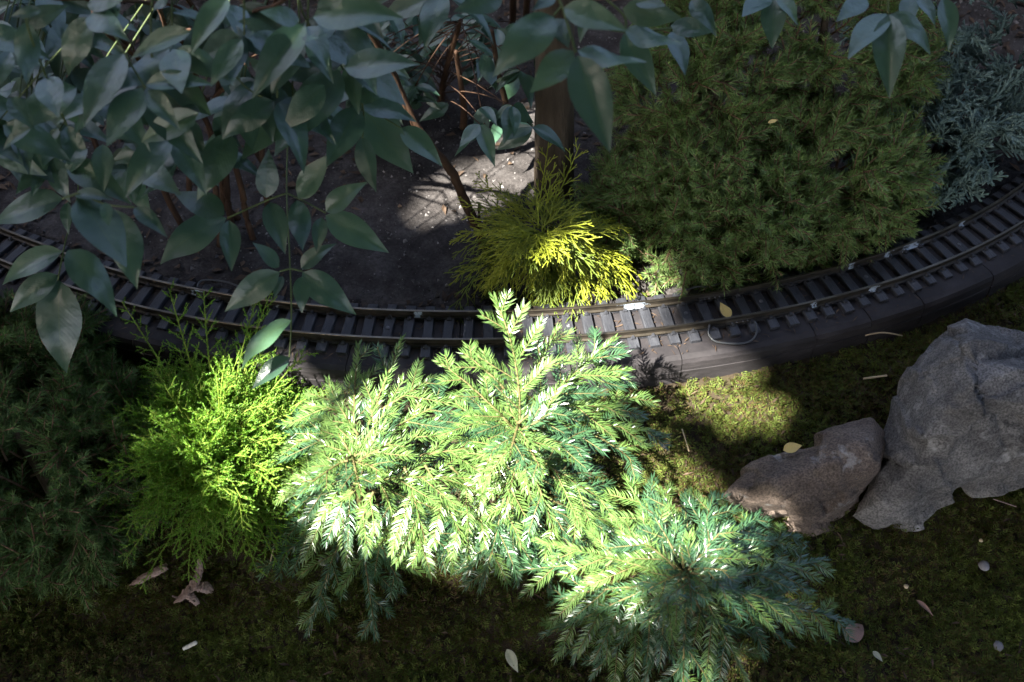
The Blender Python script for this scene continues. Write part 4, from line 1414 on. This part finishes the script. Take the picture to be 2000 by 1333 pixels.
# canes
cane_feet = [(395, 470), (430, 480), (455, 455), (490, 470), (410, 430), (470, 430), (520, 440), (360, 455)]
cane_tops = [PD(150, 40, .84), PD(560, 110, .96), PD(585, -20, .71), PD(180, -20, .77), PD(60, -20, .80), PD(400, 40, .92), PD(300, 0, 1.05), PD(720, 60, 1.1)]
for (fx, fy), tp in zip(cane_feet, cane_tops):
    f_ = G(fx, fy)
    mid = f_ + np.array([rng.normal(0, 0.03), 0.05 + rng.normal(0, 0.03), 0.30])
    pts = bez(f_ - np.array([0, 0, 0.01]), mid, tp, 14)
    acc = Acc()
    tube(acc, smooth_path(pts + rng.normal(0, 0.004, pts.shape), 52), np.linspace(0.0046, 0.0013, 53) * (1 + 0.16 * (np.arange(53) % 7 == 0)), 7)
    link('cane', acc.mesh('cane', ['cane'], gn), nan)
for c in centers:
    if sunny(c, 0.05):
        continue
    f_ = cane_tops[6] if c[0] < -0.1 else cane_tops[7]
    if any(sunny(f_ + (c - f_) * q, 0.02) for q in (.2, .4, .6, .8)):
        f_ = c + np.array([.01, .05, .05])
    acc = Acc()
    tube(acc, bez(f_, (f_ + c) / 2 + np.array([0, 0, 0.03]), c, 8), np.linspace(0.0014, 0.0008, 8), 4)
    link('stalk', acc.mesh('stalk', ['stalk'], gn), nan)


def hanging_shrub(foot, rows, stalk, label, depth, tops):
    root = thing('nandina_shrub', foot, label, 'shrub', 'glossy leaved shrubs')
    px_leaves(root, rows, depth)
    for pl, d in stalk:
        acc = Acc()
        tube(acc, smooth_path([PD(q[0], q[1], d) for q in pl], 12), 0.0011, 5)
        link('stalk', acc.mesh('stalk', ['stalk'], foot), root)
    for tp, f_ in tops:
        acc = Acc()
        tube(acc, bez(f_ - np.array([0, 0, 0.01]), f_ + (tp - f_) * np.array([0.2, 0.2, 1.0]), tp, 16), np.linspace(0.0058, 0.0013, 16), 7)
        link('cane', acc.mesh('cane', ['cane'], foot), root)


f2 = G(1000, 110)
hanging_shrub(f2, [(1082, 30, 966, 132, .74), (1100, 15, 1225, 55, .74), (1086, 36, 1110, 92, .75), (1120, 100, 1036, 180, .74), (1128, 100, 1264, 130, .74), (1128, 108, 1192, 294, .73), (1220, 60, 1332, 92, .8), (1218, 66, 1282, 184, .82), (1216, 18, 1332, 36, .8), (1310, 50, 1392, 62, .84),
                   (982, -4, 888, 20, .74), (1312, 62, 1342, 142, .86), (1085, -6, 1040, 18, .76), (1240, 0, 1300, 10, .8), (1350, 0, 1400, 60, .86), (1150, 20, 1130, 80, .82)],
              [([(1075, -30), (1097, 12), (1125, 102)], .74), ([(1160, -20), (1218, 30), (1220, 64)], .8), ([(1125, 40), (1218, 62), (1312, 56)], .81), ([(1097, 12), (1082, 30)], .74)],
              'glossy leaved shrub whose leafy tip droops before the tree trunk', .74, [(PD(1070, -40, .74), f2), (PD(1160, -25, .8), f2 + np.array([0.02, 0.01, 0]))])
f3 = G(1790, 30)
hanging_shrub(f3, [(1731, 26, 1656, 106, .82), (1735, 28, 1738, 186, .81), (1740, 26, 1828, 92, .82), (1692, -4, 1638, 36, .84), (1792, -6, 1832, 42, .86), (1842, -4, 1862, 94, .9), (1512, -4, 1508, 92, .95), (1520, -10, 1560, 40, .95), (1500, -10, 1450, 30, .95), (1780, -10, 1770, 60, .88)],
              [([(1732, -30), (1735, 26)], .82), ([(1732, -30), (1790, -12), (1842, -6)], .87), ([(1732, -30), (1620, -30), (1510, -10)], .92)],
              'glossy leaved shrub with one drooping leaf cluster above the spruces', .82, [(PD(1732, -40, .83), f3)])

# a fuller shrub of the same kind behind it
fd = G(300, 330)
den = thing('nandina_shrub', fd, 'shaded glossy leaved shrub filling the gloom behind the arching one', 'shrub', 'glossy leaved shrubs')
cl = []
for k in range(150):
    while True:
        cxp, cyp = rng.uniform(-60, 880), rng.uniform(-80, 340)
        if cyp < 330 - max(0, cxp - 380) * 0.55:
            break
    cl.append(PD(cxp, cyp, rng.uniform(0.86, 1.15)))
dcanes = []
for q in range(9):
    f_ = fd + np.array([rng.uniform(-.16, .22), rng.uniform(-.06, .12), 0])
    f_[2] = float(ground_z(f_[0], f_[1]))
    e = np.array([rng.uniform(-.7, .05), rng.uniform(0.9, 1.5), rng.uniform(.45, .7)])
    pts = bez(f_ - np.array([0, 0, .01]), np.array([f_[0], f_[1] + .03, .35]), e, 14)
    dcanes.append(pts)
    acc = Acc()
    tube(acc, smooth_path(pts + rng.normal(0, .004, pts.shape), 52), np.linspace(.0042, .0014, 53) * (1 + 0.16 * (np.arange(53) % 6 == 0)), 7)
    link('cane', acc.mesh('cane', ['cane'], fd), den)
for c in cl:
    if sum(1 for o in den.children if o.name.startswith('leaf')) > 290:
        break
    if sunny(c, 0.04):
        continue
    near = min((p for pts in dcanes for p in pts[5:]), key=lambda p: np.linalg.norm(p - c))
    acc = Acc()
    tube(acc, bez(near, (near + c) / 2 + np.array([0, 0, .02]), c, 7), np.linspace(.0012, .0008, 7), 4)
    link('stalk', acc.mesh('stalk', ['stalk'], fd), den)
    a0 = rng.uniform(0, 6.28)
    for q in range(int(rng.integers(3, 6))):
        an = a0 + q * 1.5 + rng.normal(0, .25)
        dirv = nrm(np.array([math.cos(an), math.sin(an) * 0.7 - 0.35, rng.normal(-0.45, 0.22)]))
        b_ = c + dirv * 0.004
        if sunny(b_ + dirv * 0.03, 0.03):
            continue
        put_leaf(den, b_, b_ + dirv * rng.uniform(0.046, 0.07), nrm(np.array([0, -0.25, 1.0]) + rng.normal(0, 0.28, 3)))

# leafy screen added round the bed to block low sky light
sky_screen = thing('sky_screen', (0, 2.0, -.02), 'dark hedge in the gloom behind the glossy shrubs', 'sky_screen')
n_ = 64000
u = rng.uniform(0, 1, n_)
run = u * 10.4                                   # along the left side, the back and the right side
hx_ = np.where(run < 2.8, -2.5, np.where(run < 7.6, -2.5 + (run - 2.8) / 4.8 * 5.0, 2.5))
hy_ = np.where(run < 2.8, -0.7 + run, np.where(run < 7.6, 2.1, 2.1 - (run - 7.6)))
c = np.stack([hx_ + rng.normal(0, .14, n_), hy_ + rng.normal(0, .14, n_), rng.uniform(0, 1, n_) * np.where(hy_ > 2.0, 0.95, 1.35)], -1)
c[:, 1] += 0.12 * vnoise(c[:, 0], c[:, 2], 3.0, 4.0)
d1 = nrm(rng.normal(0, 1, (n_, 3)))
d2 = nrm(np.cross(rng.normal(0, 1, (n_, 3)), d1))
l_ = rng.uniform(.025, .042, n_)[:, None]
acc = Acc()
k = np.arange(n_)[:, None] * 4
acc.add(np.stack([c - d1 * l_, c + d2 * l_ * .5, c + d1 * l_, c - d2 * l_ * .5], 1).reshape(-1, 3), np.concatenate([k + np.array([0, 1, 2]), k + np.array([0, 2, 3])]), 0)
hf = link('foliage', acc.mesh('foliage', ['canopy'], (0, 2.0, -.02)), sky_screen)
hf['kind'] = 'stuff'
for q in range(11):
    acc = Acc()
    x0 = -2.4 + q * .48 + rng.normal(0, .05)
    tube(acc, np.array([[x0, 2.05, -.03], [x0 + .02, 2.05, .4], [x0, 2.06, .85]]), [.012, .01, .005], 7)
    link('trunk', acc.mesh('trunk', ['bark'], (0, 2.0, -.02)), sky_screen)

# dark shrub behind, with a leaning woody stem
f4 = G(948, 480)
dk = thing('shaded_shrub', f4, 'small leaved dark shrub with a leaning peeling brown stem', 'shrub')
acc = Acc()
ps = [f4 - np.array([0, 0, 0.01]), P(938, 455, 0.02), P(915, 410, 0.06), P(890, 350, 0.11), P(862, 310, 0.15), P(810, 240, 0.20), P(770, 150, 0.27), P(700, 20, 0.38)]
pts = smooth_path(ps, 42)
tube(acc, pts + rng.normal(0, 0.0006, pts.shape), np.linspace(0.0075, 0.0036, len(pts)) * rng.uniform(0.92, 1.1, len(pts)), 9)
link('stem', acc.mesh('stem', ['cane'], f4), dk)
acc = Acc()
tube(acc, bez(P(940, 462, 0.015), P(934, 430, 0.03), P(936, 398, 0.06), 6), np.linspace(0.0026, 0.0018, 6), 6)
link('twig', acc.mesh('twig', ['cane'], f4), dk)
f5 = G(958, 292)
for pl in ([f5 - np.array([0, 0, .01]), P(958, 275, .02), P(985, 245, .05), P(988, 205, .09), P(975, 150, .15), P(960, 60, .25)], [G(905, 250), P(905, 200, .05), P(890, 100, .16)], [G(860, 215), P(868, 150, .07), P(900, 40, .2)]):
    acc = Acc()
    pts = smooth_path(pl, 30)
    tube(acc, pts, np.linspace(0.0062, 0.003, len(pts)), 8)
    link('stem', acc.mesh('stem', ['cane'], f4), dk)
nd = 0
for k in range(260):
    if nd > 62:
        break
    c = P(rng.uniform(690, 1050), rng.uniform(20, 250), rng.uniform(0.06, 0.22))
    if to_px(c)[1] > 225 and to_px(c)[0] < 900:
        continue
    near = pts[int(rng.integers(5, len(pts)))]
    if sunny(c, 0.0):
        continue
    nd += 1
    acc = Acc()
    tube(acc, bez(near, (near + c) / 2 + np.array([0, 0, .02]), c, 6), 0.0008, 4)
    link('twig', acc.mesh('twig', ['cane'], f4), dk)
    for q in range(int(rng.integers(3, 6))):
        an = rng.uniform(0, 2 * math.pi)
        dirv = nrm(np.array([math.cos(an), math.sin(an) * 0.7 - 0.4, rng.normal(-0.45, 0.25)]))
        if sunny(c + dirv * 0.02, 0.0):
            continue
        put_leaf(dk, c, c + dirv * rng.uniform(0.032, 0.055), nrm(np.array([0, -0.3, 1.0]) + rng.normal(0, 0.35, 3)))
for bx, by, tx, ty in ((965, 215, 940, 250), (990, 225, 1000, 285), (1010, 235, 1045, 245), (975, 240, 955, 290), (1005, 140, 985, 205), (1015, 150, 1060, 170), (950, 100, 935, 155)):
    b_ = P(bx, by, .08)
    put_leaf(dk, b_, P(tx, ty, .07), face_dir(b_))

# ------------------------------------------------------------------ the shade tree: its trunk stands by the track, its limbs and crown are added out of view to shade the bed
ft = G(1085, 395)
tree = thing('shade_tree', ft, 'slender grey brown tree trunk rising behind the golden cypress', 'tree')
acc = Acc()
tp = smooth_path([ft - np.array([0, 0, .03]), ft + np.array([-0.004, 0, .06]), ft + np.array([-0.014, .01, .35]), ft + np.array([-0.05, 0.04, .9]), ft + np.array([-0.3, 0.0, 1.7]), ft + np.array([-0.9, -0.5, 2.5])], 48)
rr_ = np.interp(np.linspace(0, 1, len(tp)), [0, 0.12, 0.3, 1], [0.036, 0.027, 0.025, 0.016])
n_ = len(tp)
seg = 22
T, A, B = frames(tp)
an = np.arange(seg) * 2 * np.pi / seg
rad = rr_[:, None] * (1 + 0.05 * np.sin(an * 5 + 1.0)[None] + 0.03 * rng.normal(0, 1, (n_, seg)))
V = tp[:, None] + rad[..., None] * (A[:, None] * np.cos(an)[None, :, None] + B[:, None] * np.sin(an)[None, :, None])
i, j = np.meshgrid(np.arange(n_ - 1), np.arange(seg), indexing='ij')
a_ = i * seg + j
b_ = i * seg + (j + 1) % seg
acc.add(V.reshape(-1, 3), np.concatenate([np.stack([a_, b_, b_ + seg], -1).reshape(-1, 3), np.stack([a_, b_ + seg, a_ + seg], -1).reshape(-1, 3)]), 0, True)
link('trunk', acc.mesh('trunk', ['bark'], ft), tree)
tip_ = tp[-1]
for q in range(9):
    acc = Acc()
    an_ = q * 0.7 + rng.normal(0, .2)
    e = np.array([-1.6 + 2.6 * math.cos(an_), -0.9 + 1.9 * math.sin(an_), 2.9 + rng.uniform(-.2, .4)])
    tube(acc, bez(tip_, (tip_ + e) / 2 + np.array([0, 0, .3]), e, 10), np.linspace(0.02, 0.005, 10), 6)
    link('limb', acc.mesh('limb', ['bark'], ft), tree)
# leaves of the added crown; holes cut along the sunbeams shape the sun patches
NL = 150000
c = np.stack([rng.uniform(-5.4, 3.2, NL), rng.uniform(-3.8, 1.3, NL), rng.uniform(2.55, 3.35, NL)], -1)
rn = np.sqrt(((c[:, 0] + 1.1) / 4.2) ** 2 + ((c[:, 1] + 1.2) / 2.5) ** 2)
c[:, 2] += 0.25 * vnoise(c[:, 0], c[:, 1], 1.3, 2.0)
rim = np.clip((rn - 0.55) / 0.45, 0, 1) ** 1.5 * (c[:, 1] < 0.3)
c[:, 2] -= rim * rng.uniform(0, 1.9, NL)
drop = np.zeros(NL)
E1 = nrm(np.cross(SUN_DIR, [0, 0, 1.0]))
E2 = np.cross(E1, SUN_DIR)
for (ex, ey, ez, er, st) in GAPS:
    q0 = P(ex, ey, ez)
    rel = c - q0
    al = rel @ SUN_DIR
    ds = np.linalg.norm(rel - al[:, None] * SUN_DIR, axis=1)
    er = (er + GAP_R) * (1 + 0.22 * vnoise(rel @ E1, rel @ E2, 30.0, ex * 0.01))
    drop = np.maximum(drop, np.where(ds < er, st, 0.0) if st >= 1 else st * np.clip((er - ds) / er * 2.5, 0, 1))
keep = rng.uniform(0, 1, NL) > drop
keep &= rn < 1.0
c = c[keep]
n_ = len(c)
d1 = nrm(rng.normal(0, 1, (n_, 3)) * np.array([1, 1, 0.35]))
up = nrm(rng.normal(0, 0.45, (n_, 3)) + np.array([0, 0, 1.0]))
d2 = nrm(np.cross(up, d1))
l_ = rng.uniform(0.05, 0.072, n_)[:, None]
V = np.stack([c - d1 * l_, c + d2 * l_ * 0.6, c + d1 * l_, c - d2 * l_ * 0.6], 1).reshape(-1, 3)
k = np.arange(n_)[:, None] * 4
acc = Acc()
acc.add(V, np.concatenate([k + np.array([0, 1, 2]), k + np.array([0, 2, 3])]), 0)
crown = link('crown', acc.mesh('crown', ['canopy'], ft), tree)  # unseen leaf mass, added to hold sun and sky off the bed
crown['kind'] = 'stuff'

# ------------------------------------------------------------------ moss
nm = 75000
mx_, my_ = rng.uniform(-1.0, 1.05, nm * 3), rng.uniform(0.28, 1.35, nm * 3)
s_ = side(mx_, my_)
pxx, pyy = to_px(np.stack([mx_, my_, ground_z(mx_, my_)], -1))
patch = vnoise(mx_, my_, 16.0, 5.0) + 0.5 * vnoise(mx_, my_, 47.0, 8.0)
ok = (s_ > 0.071) & (pxx > -80) & (pxx < 2080) & (pyy < 1420) & (rng.uniform(0, 1, nm * 3) < np.clip(0.9 + 0.6 * patch, 0.3, 1))
ok &= ~((pxx > 600) & (pxx < 950) & (pyy > 780) & (pyy < 1000))
mx_, my_ = mx_[ok][:nm], my_[ok][:nm]
n_ = len(mx_)
mz_ = ground_z(mx_, my_)
base = np.stack([mx_, my_, mz_], -1)
dirn = nrm(np.stack([rng.normal(0, 1, n_), rng.normal(0, 1, n_), rng.uniform(0.25, 1.3, n_)], -1))
ln = rng.uniform(0.007, 0.0155, n_)
lat = nrm(np.cross(dirn, np.array([0, 0, 1.0]) + rng.normal(0, 0.2, (n_, 3))))
V, F = [], []
acc = Acc()
k = np.arange(n_)[:, None]
# frond axis and four pairs of tiny side leaves
ax_w = 0.00045
e = base + dirn * ln[:, None]
acc.add(np.stack([base - lat * ax_w, base + lat * ax_w, e], 1).reshape(-1, 3), k * 3 + np.array([0, 1, 2]), 0)
vs, fs = [], []
for q, u in enumerate((0.35, 0.6, 0.82)):
    for sg in (-1, 1):
        p = base + dirn * (ln * u)[:, None]
        d = nrm(dirn * 0.75 + lat * sg + rng.normal(0, 0.25, (n_, 3)))
        l2 = ln * (0.62 - 0.35 * u)
        w = nrm(np.cross(d, np.cross(dirn, lat))) * 0.00085
        acc.add(np.stack([p, p + d * (l2 * 0.45)[:, None] + w, p + d * l2[:, None], p + d * (l2 * 0.45)[:, None] - w], 1).reshape(-1, 3), np.concatenate([k * 4 + np.array([0, 1, 2]), k * 4 + np.array([0, 2, 3])]), 0)
moss = link('moss', acc.mesh('moss', ['moss']))
moss['kind'] = 'stuff'
tag(moss, 'dark green and brown moss covering the bank below the track', 'moss')

# grit on the soil behind the track
ng = 9000
x_, y_ = rng.uniform(-0.7, 0.9, ng), rng.uniform(0.7, 1.7, ng)
ok = side(x_, y_) < -0.05
x_, y_ = x_[ok], y_[ok]
n_ = len(x_)
c = np.stack([x_, y_, ground_z(x_, y_) + 0.0004], -1)
r_ = np.minimum(rng.exponential(0.0009, n_) + 0.0005, 0.0045)[:, None]
tet = nrm(np.array([[1, 0, 0], [-0.5, 0.87, 0], [-0.5, -0.87, 0], [0.1, 0, 0.8], [0, 0.1, -0.6]]))
V = c[:, None] + r_[:, None] * (tet[None] + rng.normal(0, 0.22, (n_, 5, 3)))
k = np.arange(n_)[:, None] * 5
F = np.concatenate([k + np.array(q) for q in ((0, 1, 3), (1, 2, 3), (2, 0, 3), (1, 0, 4), (2, 1, 4), (0, 2, 4))])
acc = Acc()
acc.add(V.reshape(-1, 3), F, 0)
grit = link('gravel', acc.mesh('gravel', ['grit']))
grit['kind'] = 'stuff'
tag(grit, 'fine grit scattered on the grey soil behind the track', 'grit')


# ------------------------------------------------------------------ litter
def strewn(name, c, ln, wd, mat, label, cat, flat=0.25):
    n_ = len(c)
    an = rng.uniform(0, 2 * np.pi, n_)
    d1 = nrm(np.stack([np.cos(an), np.sin(an), rng.normal(0, flat, n_)], -1))
    d2 = nrm(np.cross(np.array([0, 0, 1.0]) + rng.normal(0, flat, (n_, 3)), d1))
    l_, w_ = ln[:, None], wd[:, None]
    up_ = np.array([0, 0, 1.0])
    V = np.stack([c - d1 * l_, c - d1 * l_ * .2 + d2 * w_ + up_ * w_ * .5, c + d1 * l_, c - d1 * l_ * .2 - d2 * w_ + up_ * w_ * .5, c + up_ * w_ * 0.2], 1).reshape(-1, 3)
    k = np.arange(n_)[:, None] * 5
    acc = Acc()
    acc.add(V, np.concatenate([k + np.array(q) for q in ((0, 4, 1), (1, 4, 2), (2, 4, 3), (3, 4, 0))]), 0)
    o = link(name, acc.mesh(name, [mat]))
    o['kind'] = 'stuff'
    tag(o, label, cat)


M['litter'] = leaf_mat('dead_leaf_bits', [(0.0, (0.03, 0.02, 0.014)), (0.55, (0.075, 0.05, 0.033)), (0.9, (0.13, 0.09, 0.06)), (1.0, (0.30, 0.23, 0.16))], 0.75, 0.25, 0.05)
n_ = 5200
x_, y_ = rng.uniform(-0.95, 1.0, n_), rng.uniform(0.75, 1.75, n_)
ok = (side(x_, y_) < -0.055) & ((vnoise(x_, y_, 9.0, 2.0) > -0.1) | (x_ < -0.25))
cx_ = np.stack([x_, y_, ground_z(x_, y_) + 0.002], -1)[ok]
pq = to_px(cx_)
cx_ = cx_[~((pq[0] > 790) & (pq[0] < 1070) & (pq[1] > 180) & (pq[1] < 430) & (rng.uniform(0, 1, len(cx_)) < 0.85))]
strewn('leaf_litter', cx_, rng.uniform(0.003, 0.014, len(cx_)), rng.uniform(0.0012, 0.005, len(cx_)), 'litter', 'brown dead leaf bits strewn over the soil behind the track', 'litter')
n_ = 1500
s_ = rng.uniform(cuts[0], cuts[-1], n_)
of_ = rng.uniform(-0.043, 0.056, n_)
cx_ = np.array([on_track(np.array([float(th_at(q))]), o_, 0.0018)[0] for q, o_ in zip(s_, of_)])
strewn('needle_litter', cx_, rng.uniform(0.0015, 0.007, n_), rng.uniform(0.0004, 0.0011, n_), 'litter', 'dry needles and crumbs lying between the sleepers', 'litter', 0.06)
n_ = 1600
x_, y_ = rng.uniform(-0.8, 0.95, n_), rng.uniform(0.35, 0.95, n_)
ok = side(x_, y_) > 0.08
cx_ = np.stack([x_, y_, ground_z(x_, y_) + 0.008], -1)[ok]
strewn('moss_litter', cx_, rng.uniform(0.002, 0.009, len(cx_)), rng.uniform(0.0004, 0.0018, len(cx_)), 'litter', 'dead needles and leaf crumbs caught in the moss', 'litter')


def stick(name, pl, r, mat, label, cat, lift=0.008, group=None, seg=7):
    pts = []
    for q in pl:
        g_ = G(q[0], q[1])
        g_ = P(q[0], q[1], g_[2] + (q[2] if len(q) > 2 else lift))
        pts.append(g_)
    o_ = np.array(pts[0])
    acc = Acc()
    p_ = smooth_path(pts, 18)
    n_ = len(p_)
    rr = np.interp(np.linspace(0, 1, n_), np.linspace(0, 1, len(r)), r) * rng.uniform(0.9, 1.12, n_)
    tube(acc, p_, rr, seg)
    o = link(name, acc.mesh(name, [mat], o_))
    o.location = o_
    return tag(o, label, cat, group)


def dead_leaf(name, b_, t_, mat, label, face=(0, -0.2, 1), var=2, w=1.0):
    me = LEAF[var].copy()
    me.materials.clear()
    me.materials.append(M[mat])
    o = link(name, me)
    o.matrix_local = leaf_matrix(b_, t_, face, w)
    return tag(o, label, 'leaf')


dead_leaf('fallen_leaf', P(1425, 621, .0105), P(1407, 590, .0125), 'yellowleaf', 'yellow fallen leaf lying between the rails', var=2, w=1.05)
dead_leaf('fallen_leaf', P(1530, 880, -.020), P(1568, 868, -.016), 'yellowleaf', 'curled yellow fallen leaf lying on the brownish boulder', var=1, w=1.3)
gq = lambda x, y, h=.012: P(x, y, G(x, y)[2] + h)
dead_leaf('fallen_leaf', gq(990, 1268), gq(1012, 1314), 'paleleaf', 'pale grey fallen leaf lying flat on the moss', var=2, w=0.85)
dead_leaf('fallen_leaf', gq(1705, 1272), gq(1724, 1292), 'paleleaf', 'tiny pale green fallen leaf beside the rounded brown leaf', var=0)
dead_leaf('fallen_leaf', gq(1652, 1250), gq(1692, 1216), 'brownleaf', 'rounded brown fallen leaf at the tip of the conifer spray', var=4, w=1.25)
dead_leaf('fallen_leaf', gq(1790, 1172), gq(1824, 1202), 'brownleaf', 'narrow curled brown leaf on the dark moss', var=3, w=0.6)
dead_leaf('fallen_leaf', P(1500, 240, .215), P(1520, 234, .22), 'yellowleaf', 'small yellow fallen leaf caught in the spruce', var=2, w=1.0)
def bark_shard(pl, wid, label):
    pts = smooth_path([gq(x, y, h) for x, y, h in pl], 16)
    o_ = pts[0].copy()
    T, A, B = frames(pts)
    n_ = len(pts)
    acc = Acc()
    wv = np.interp(np.linspace(0, 1, n_), np.linspace(0, 1, len(wid)), wid) * rng.uniform(0.85, 1.15, n_)
    an = np.linspace(-1.9, 1.2, 9)
    outer = pts[:, None] + wv[:, None, None] * (A[:, None] * np.sin(an)[None, :, None] + B[:, None] * (np.cos(an) - 0.5)[None, :, None] * 0.8)
    outer += rng.normal(0, 0.0004, outer.shape)
    inner = outer - 0.0016 * (A[:, None] * np.sin(an)[None, :, None] + B[:, None] * np.cos(an)[None, :, None])
    k = len(an)
    ring = np.concatenate([outer, inner[:, ::-1]], 1)
    m_ = 2 * k
    i, j = np.meshgrid(np.arange(n_ - 1), np.arange(m_), indexing='ij')
    a_, b_ = i * m_ + j, i * m_ + (j + 1) % m_
    F = np.concatenate([np.stack([a_, b_, b_ + m_], -1).reshape(-1, 3), np.stack([a_, b_ + m_, a_ + m_], -1).reshape(-1, 3)])
    acc.add(ring.reshape(-1, 3), F, 0)
    o = link('bark_piece', acc.mesh('bark_piece', ['drywood'], o_))
    o.location = o_
    tag(o, label, 'bark')


bark_shard([(253, 1144, .008), (285, 1126, .011), (326, 1106, .014)], [.0008, .0045, .0055, .006, .005], 'split grey brown bark piece on the moss')


def root_piece(arms, label):
    o_ = gq(*arms[0][0][0][:2], .006)
    acc = Acc()
    for pl, rad in arms:
        p_ = smooth_path([gq(*q) for q in pl], 26)
        n_ = len(p_)
        rr = np.interp(np.linspace(0, 1, n_), np.linspace(0, 1, len(rad)), rad)
        T, A, B = frames(p_)
        sg = 9
        an = np.arange(sg) * 2 * np.pi / sg
        tw = np.linspace(0, 2.5, n_)
        ra = rr[:, None] * (1 + 0.3 * np.sin(an[None] * 2 + tw[:, None]) + 0.14 * rng.normal(0, 1, (n_, sg)))
        V = p_[:, None] + ra[..., None] * (A[:, None] * np.cos(an)[None, :, None] + B[:, None] * np.sin(an)[None, :, None] * 0.7)
        i, j = np.meshgrid(np.arange(n_ - 1), np.arange(sg), indexing='ij')
        a_, b_ = i * sg + j, i * sg + (j + 1) % sg
        acc.add(V.reshape(-1, 3), np.concatenate([np.stack([a_, b_, b_ + sg], -1).reshape(-1, 3), np.stack([a_, b_ + sg, a_ + sg], -1).reshape(-1, 3)]), 0)
    o = link('driftwood', acc.mesh('driftwood', ['drywood'], o_))
    o.location = o_
    tag(o, label, 'wood')


root_piece([([(340, 1178, .006), (362, 1160, .012), (380, 1140, .014), (389, 1116, .014), (388, 1093, .016)], [.0015, .0045, .005, .004, .0035, .0018]),
            ([(362, 1160, .01), (376, 1168, .010), (386, 1182, .008)], [.004, .004, .002]), ([(378, 1148, .012), (396, 1146, .012), (416, 1156, .008)], [.004, .005, .0055, .0015]), ([(336, 1164, .008), (352, 1170, .009)], [.0008, .0012])],
           'twisted forked root fragment lying on the moss')
stick('twig', [(358, 1268), (384, 1255)], [.0022, .0026, .002], 'whitestick', 'short bleached white stick on the moss', 'twig', .011)
stick('twig', [(635, 1150), (642, 1118), (652, 1082)], [.0009, .0011, .0009], 'straw', 'thin straw coloured twig beside the dark pebble', 'twig', .012)
stick('twig', [(526, 1108), (536, 1062)], [.0008, .001], 'straw', 'thin straw coloured twig below the lime green bush', 'twig', .012)
stick('twig', [(1690, 655), (1725, 650), (1762, 656)], [.0012, .0011, .0007], 'straw', 'dry reddish twig in the moss close under the track bed', 'twig', .010)
stick('twig', [(1686, 740), (1732, 734)], [.0013, .0013], 'straw', 'pale twig on the moss beside the grey boulder', 'twig', .011)
stick('twig', [(1332, 838), (1346, 882)], [.0008, .0008], 'straw', 'upright straw stem in the moss below the sunny patch', 'twig', .014)
stick('twig', [(1940, 975), (1985, 990)], [.0008, .0008], 'drywood', 'thin dark twig below the big grey boulder', 'twig', .012)


def pebble(x, y, r, label, mat='pebble', sq=0.6, h=0.006):
    import bmesh
    bm = bmesh.new()
    bmesh.ops.create_icosphere(bm, subdivisions=2, radius=r)
    for v in bm.verts:
        v.co *= 1 + 0.28 * noise.noise(v.co * (1.4 / r) + Vector((x, y, 0)))
        v.co.z *= sq
    me = bpy.data.meshes.new('pebble')
    bm.to_mesh(me)
    bm.free()
    me.polygons.foreach_set('use_smooth', np.ones(len(me.polygons), bool))
    me.materials.append(M[mat])
    o = link('pebble', me)
    o.location = P(x, y, G(x, y)[2] + h)
    tag(o, label, 'pebble')


pebble(1922, 1105, .0065, 'pale bluish pebble on the dark moss below the grey boulder', h=.008)
pebble(1770, 1146, .0028, 'tiny buff pebble on the dark moss near the curled brown leaf', 'straw', h=.010)
pebble(1916, 1056, .0025, 'tiny buff pebble close below the grey boulder', 'straw', h=.010)
pebble(632, 1096, .0065, 'dark rounded pebble under the sunlit conifer', 'rock_grey', h=.008)
pebble(1950, 1262, .006, 'small whitish stone flake deep in the dark moss', h=.008)
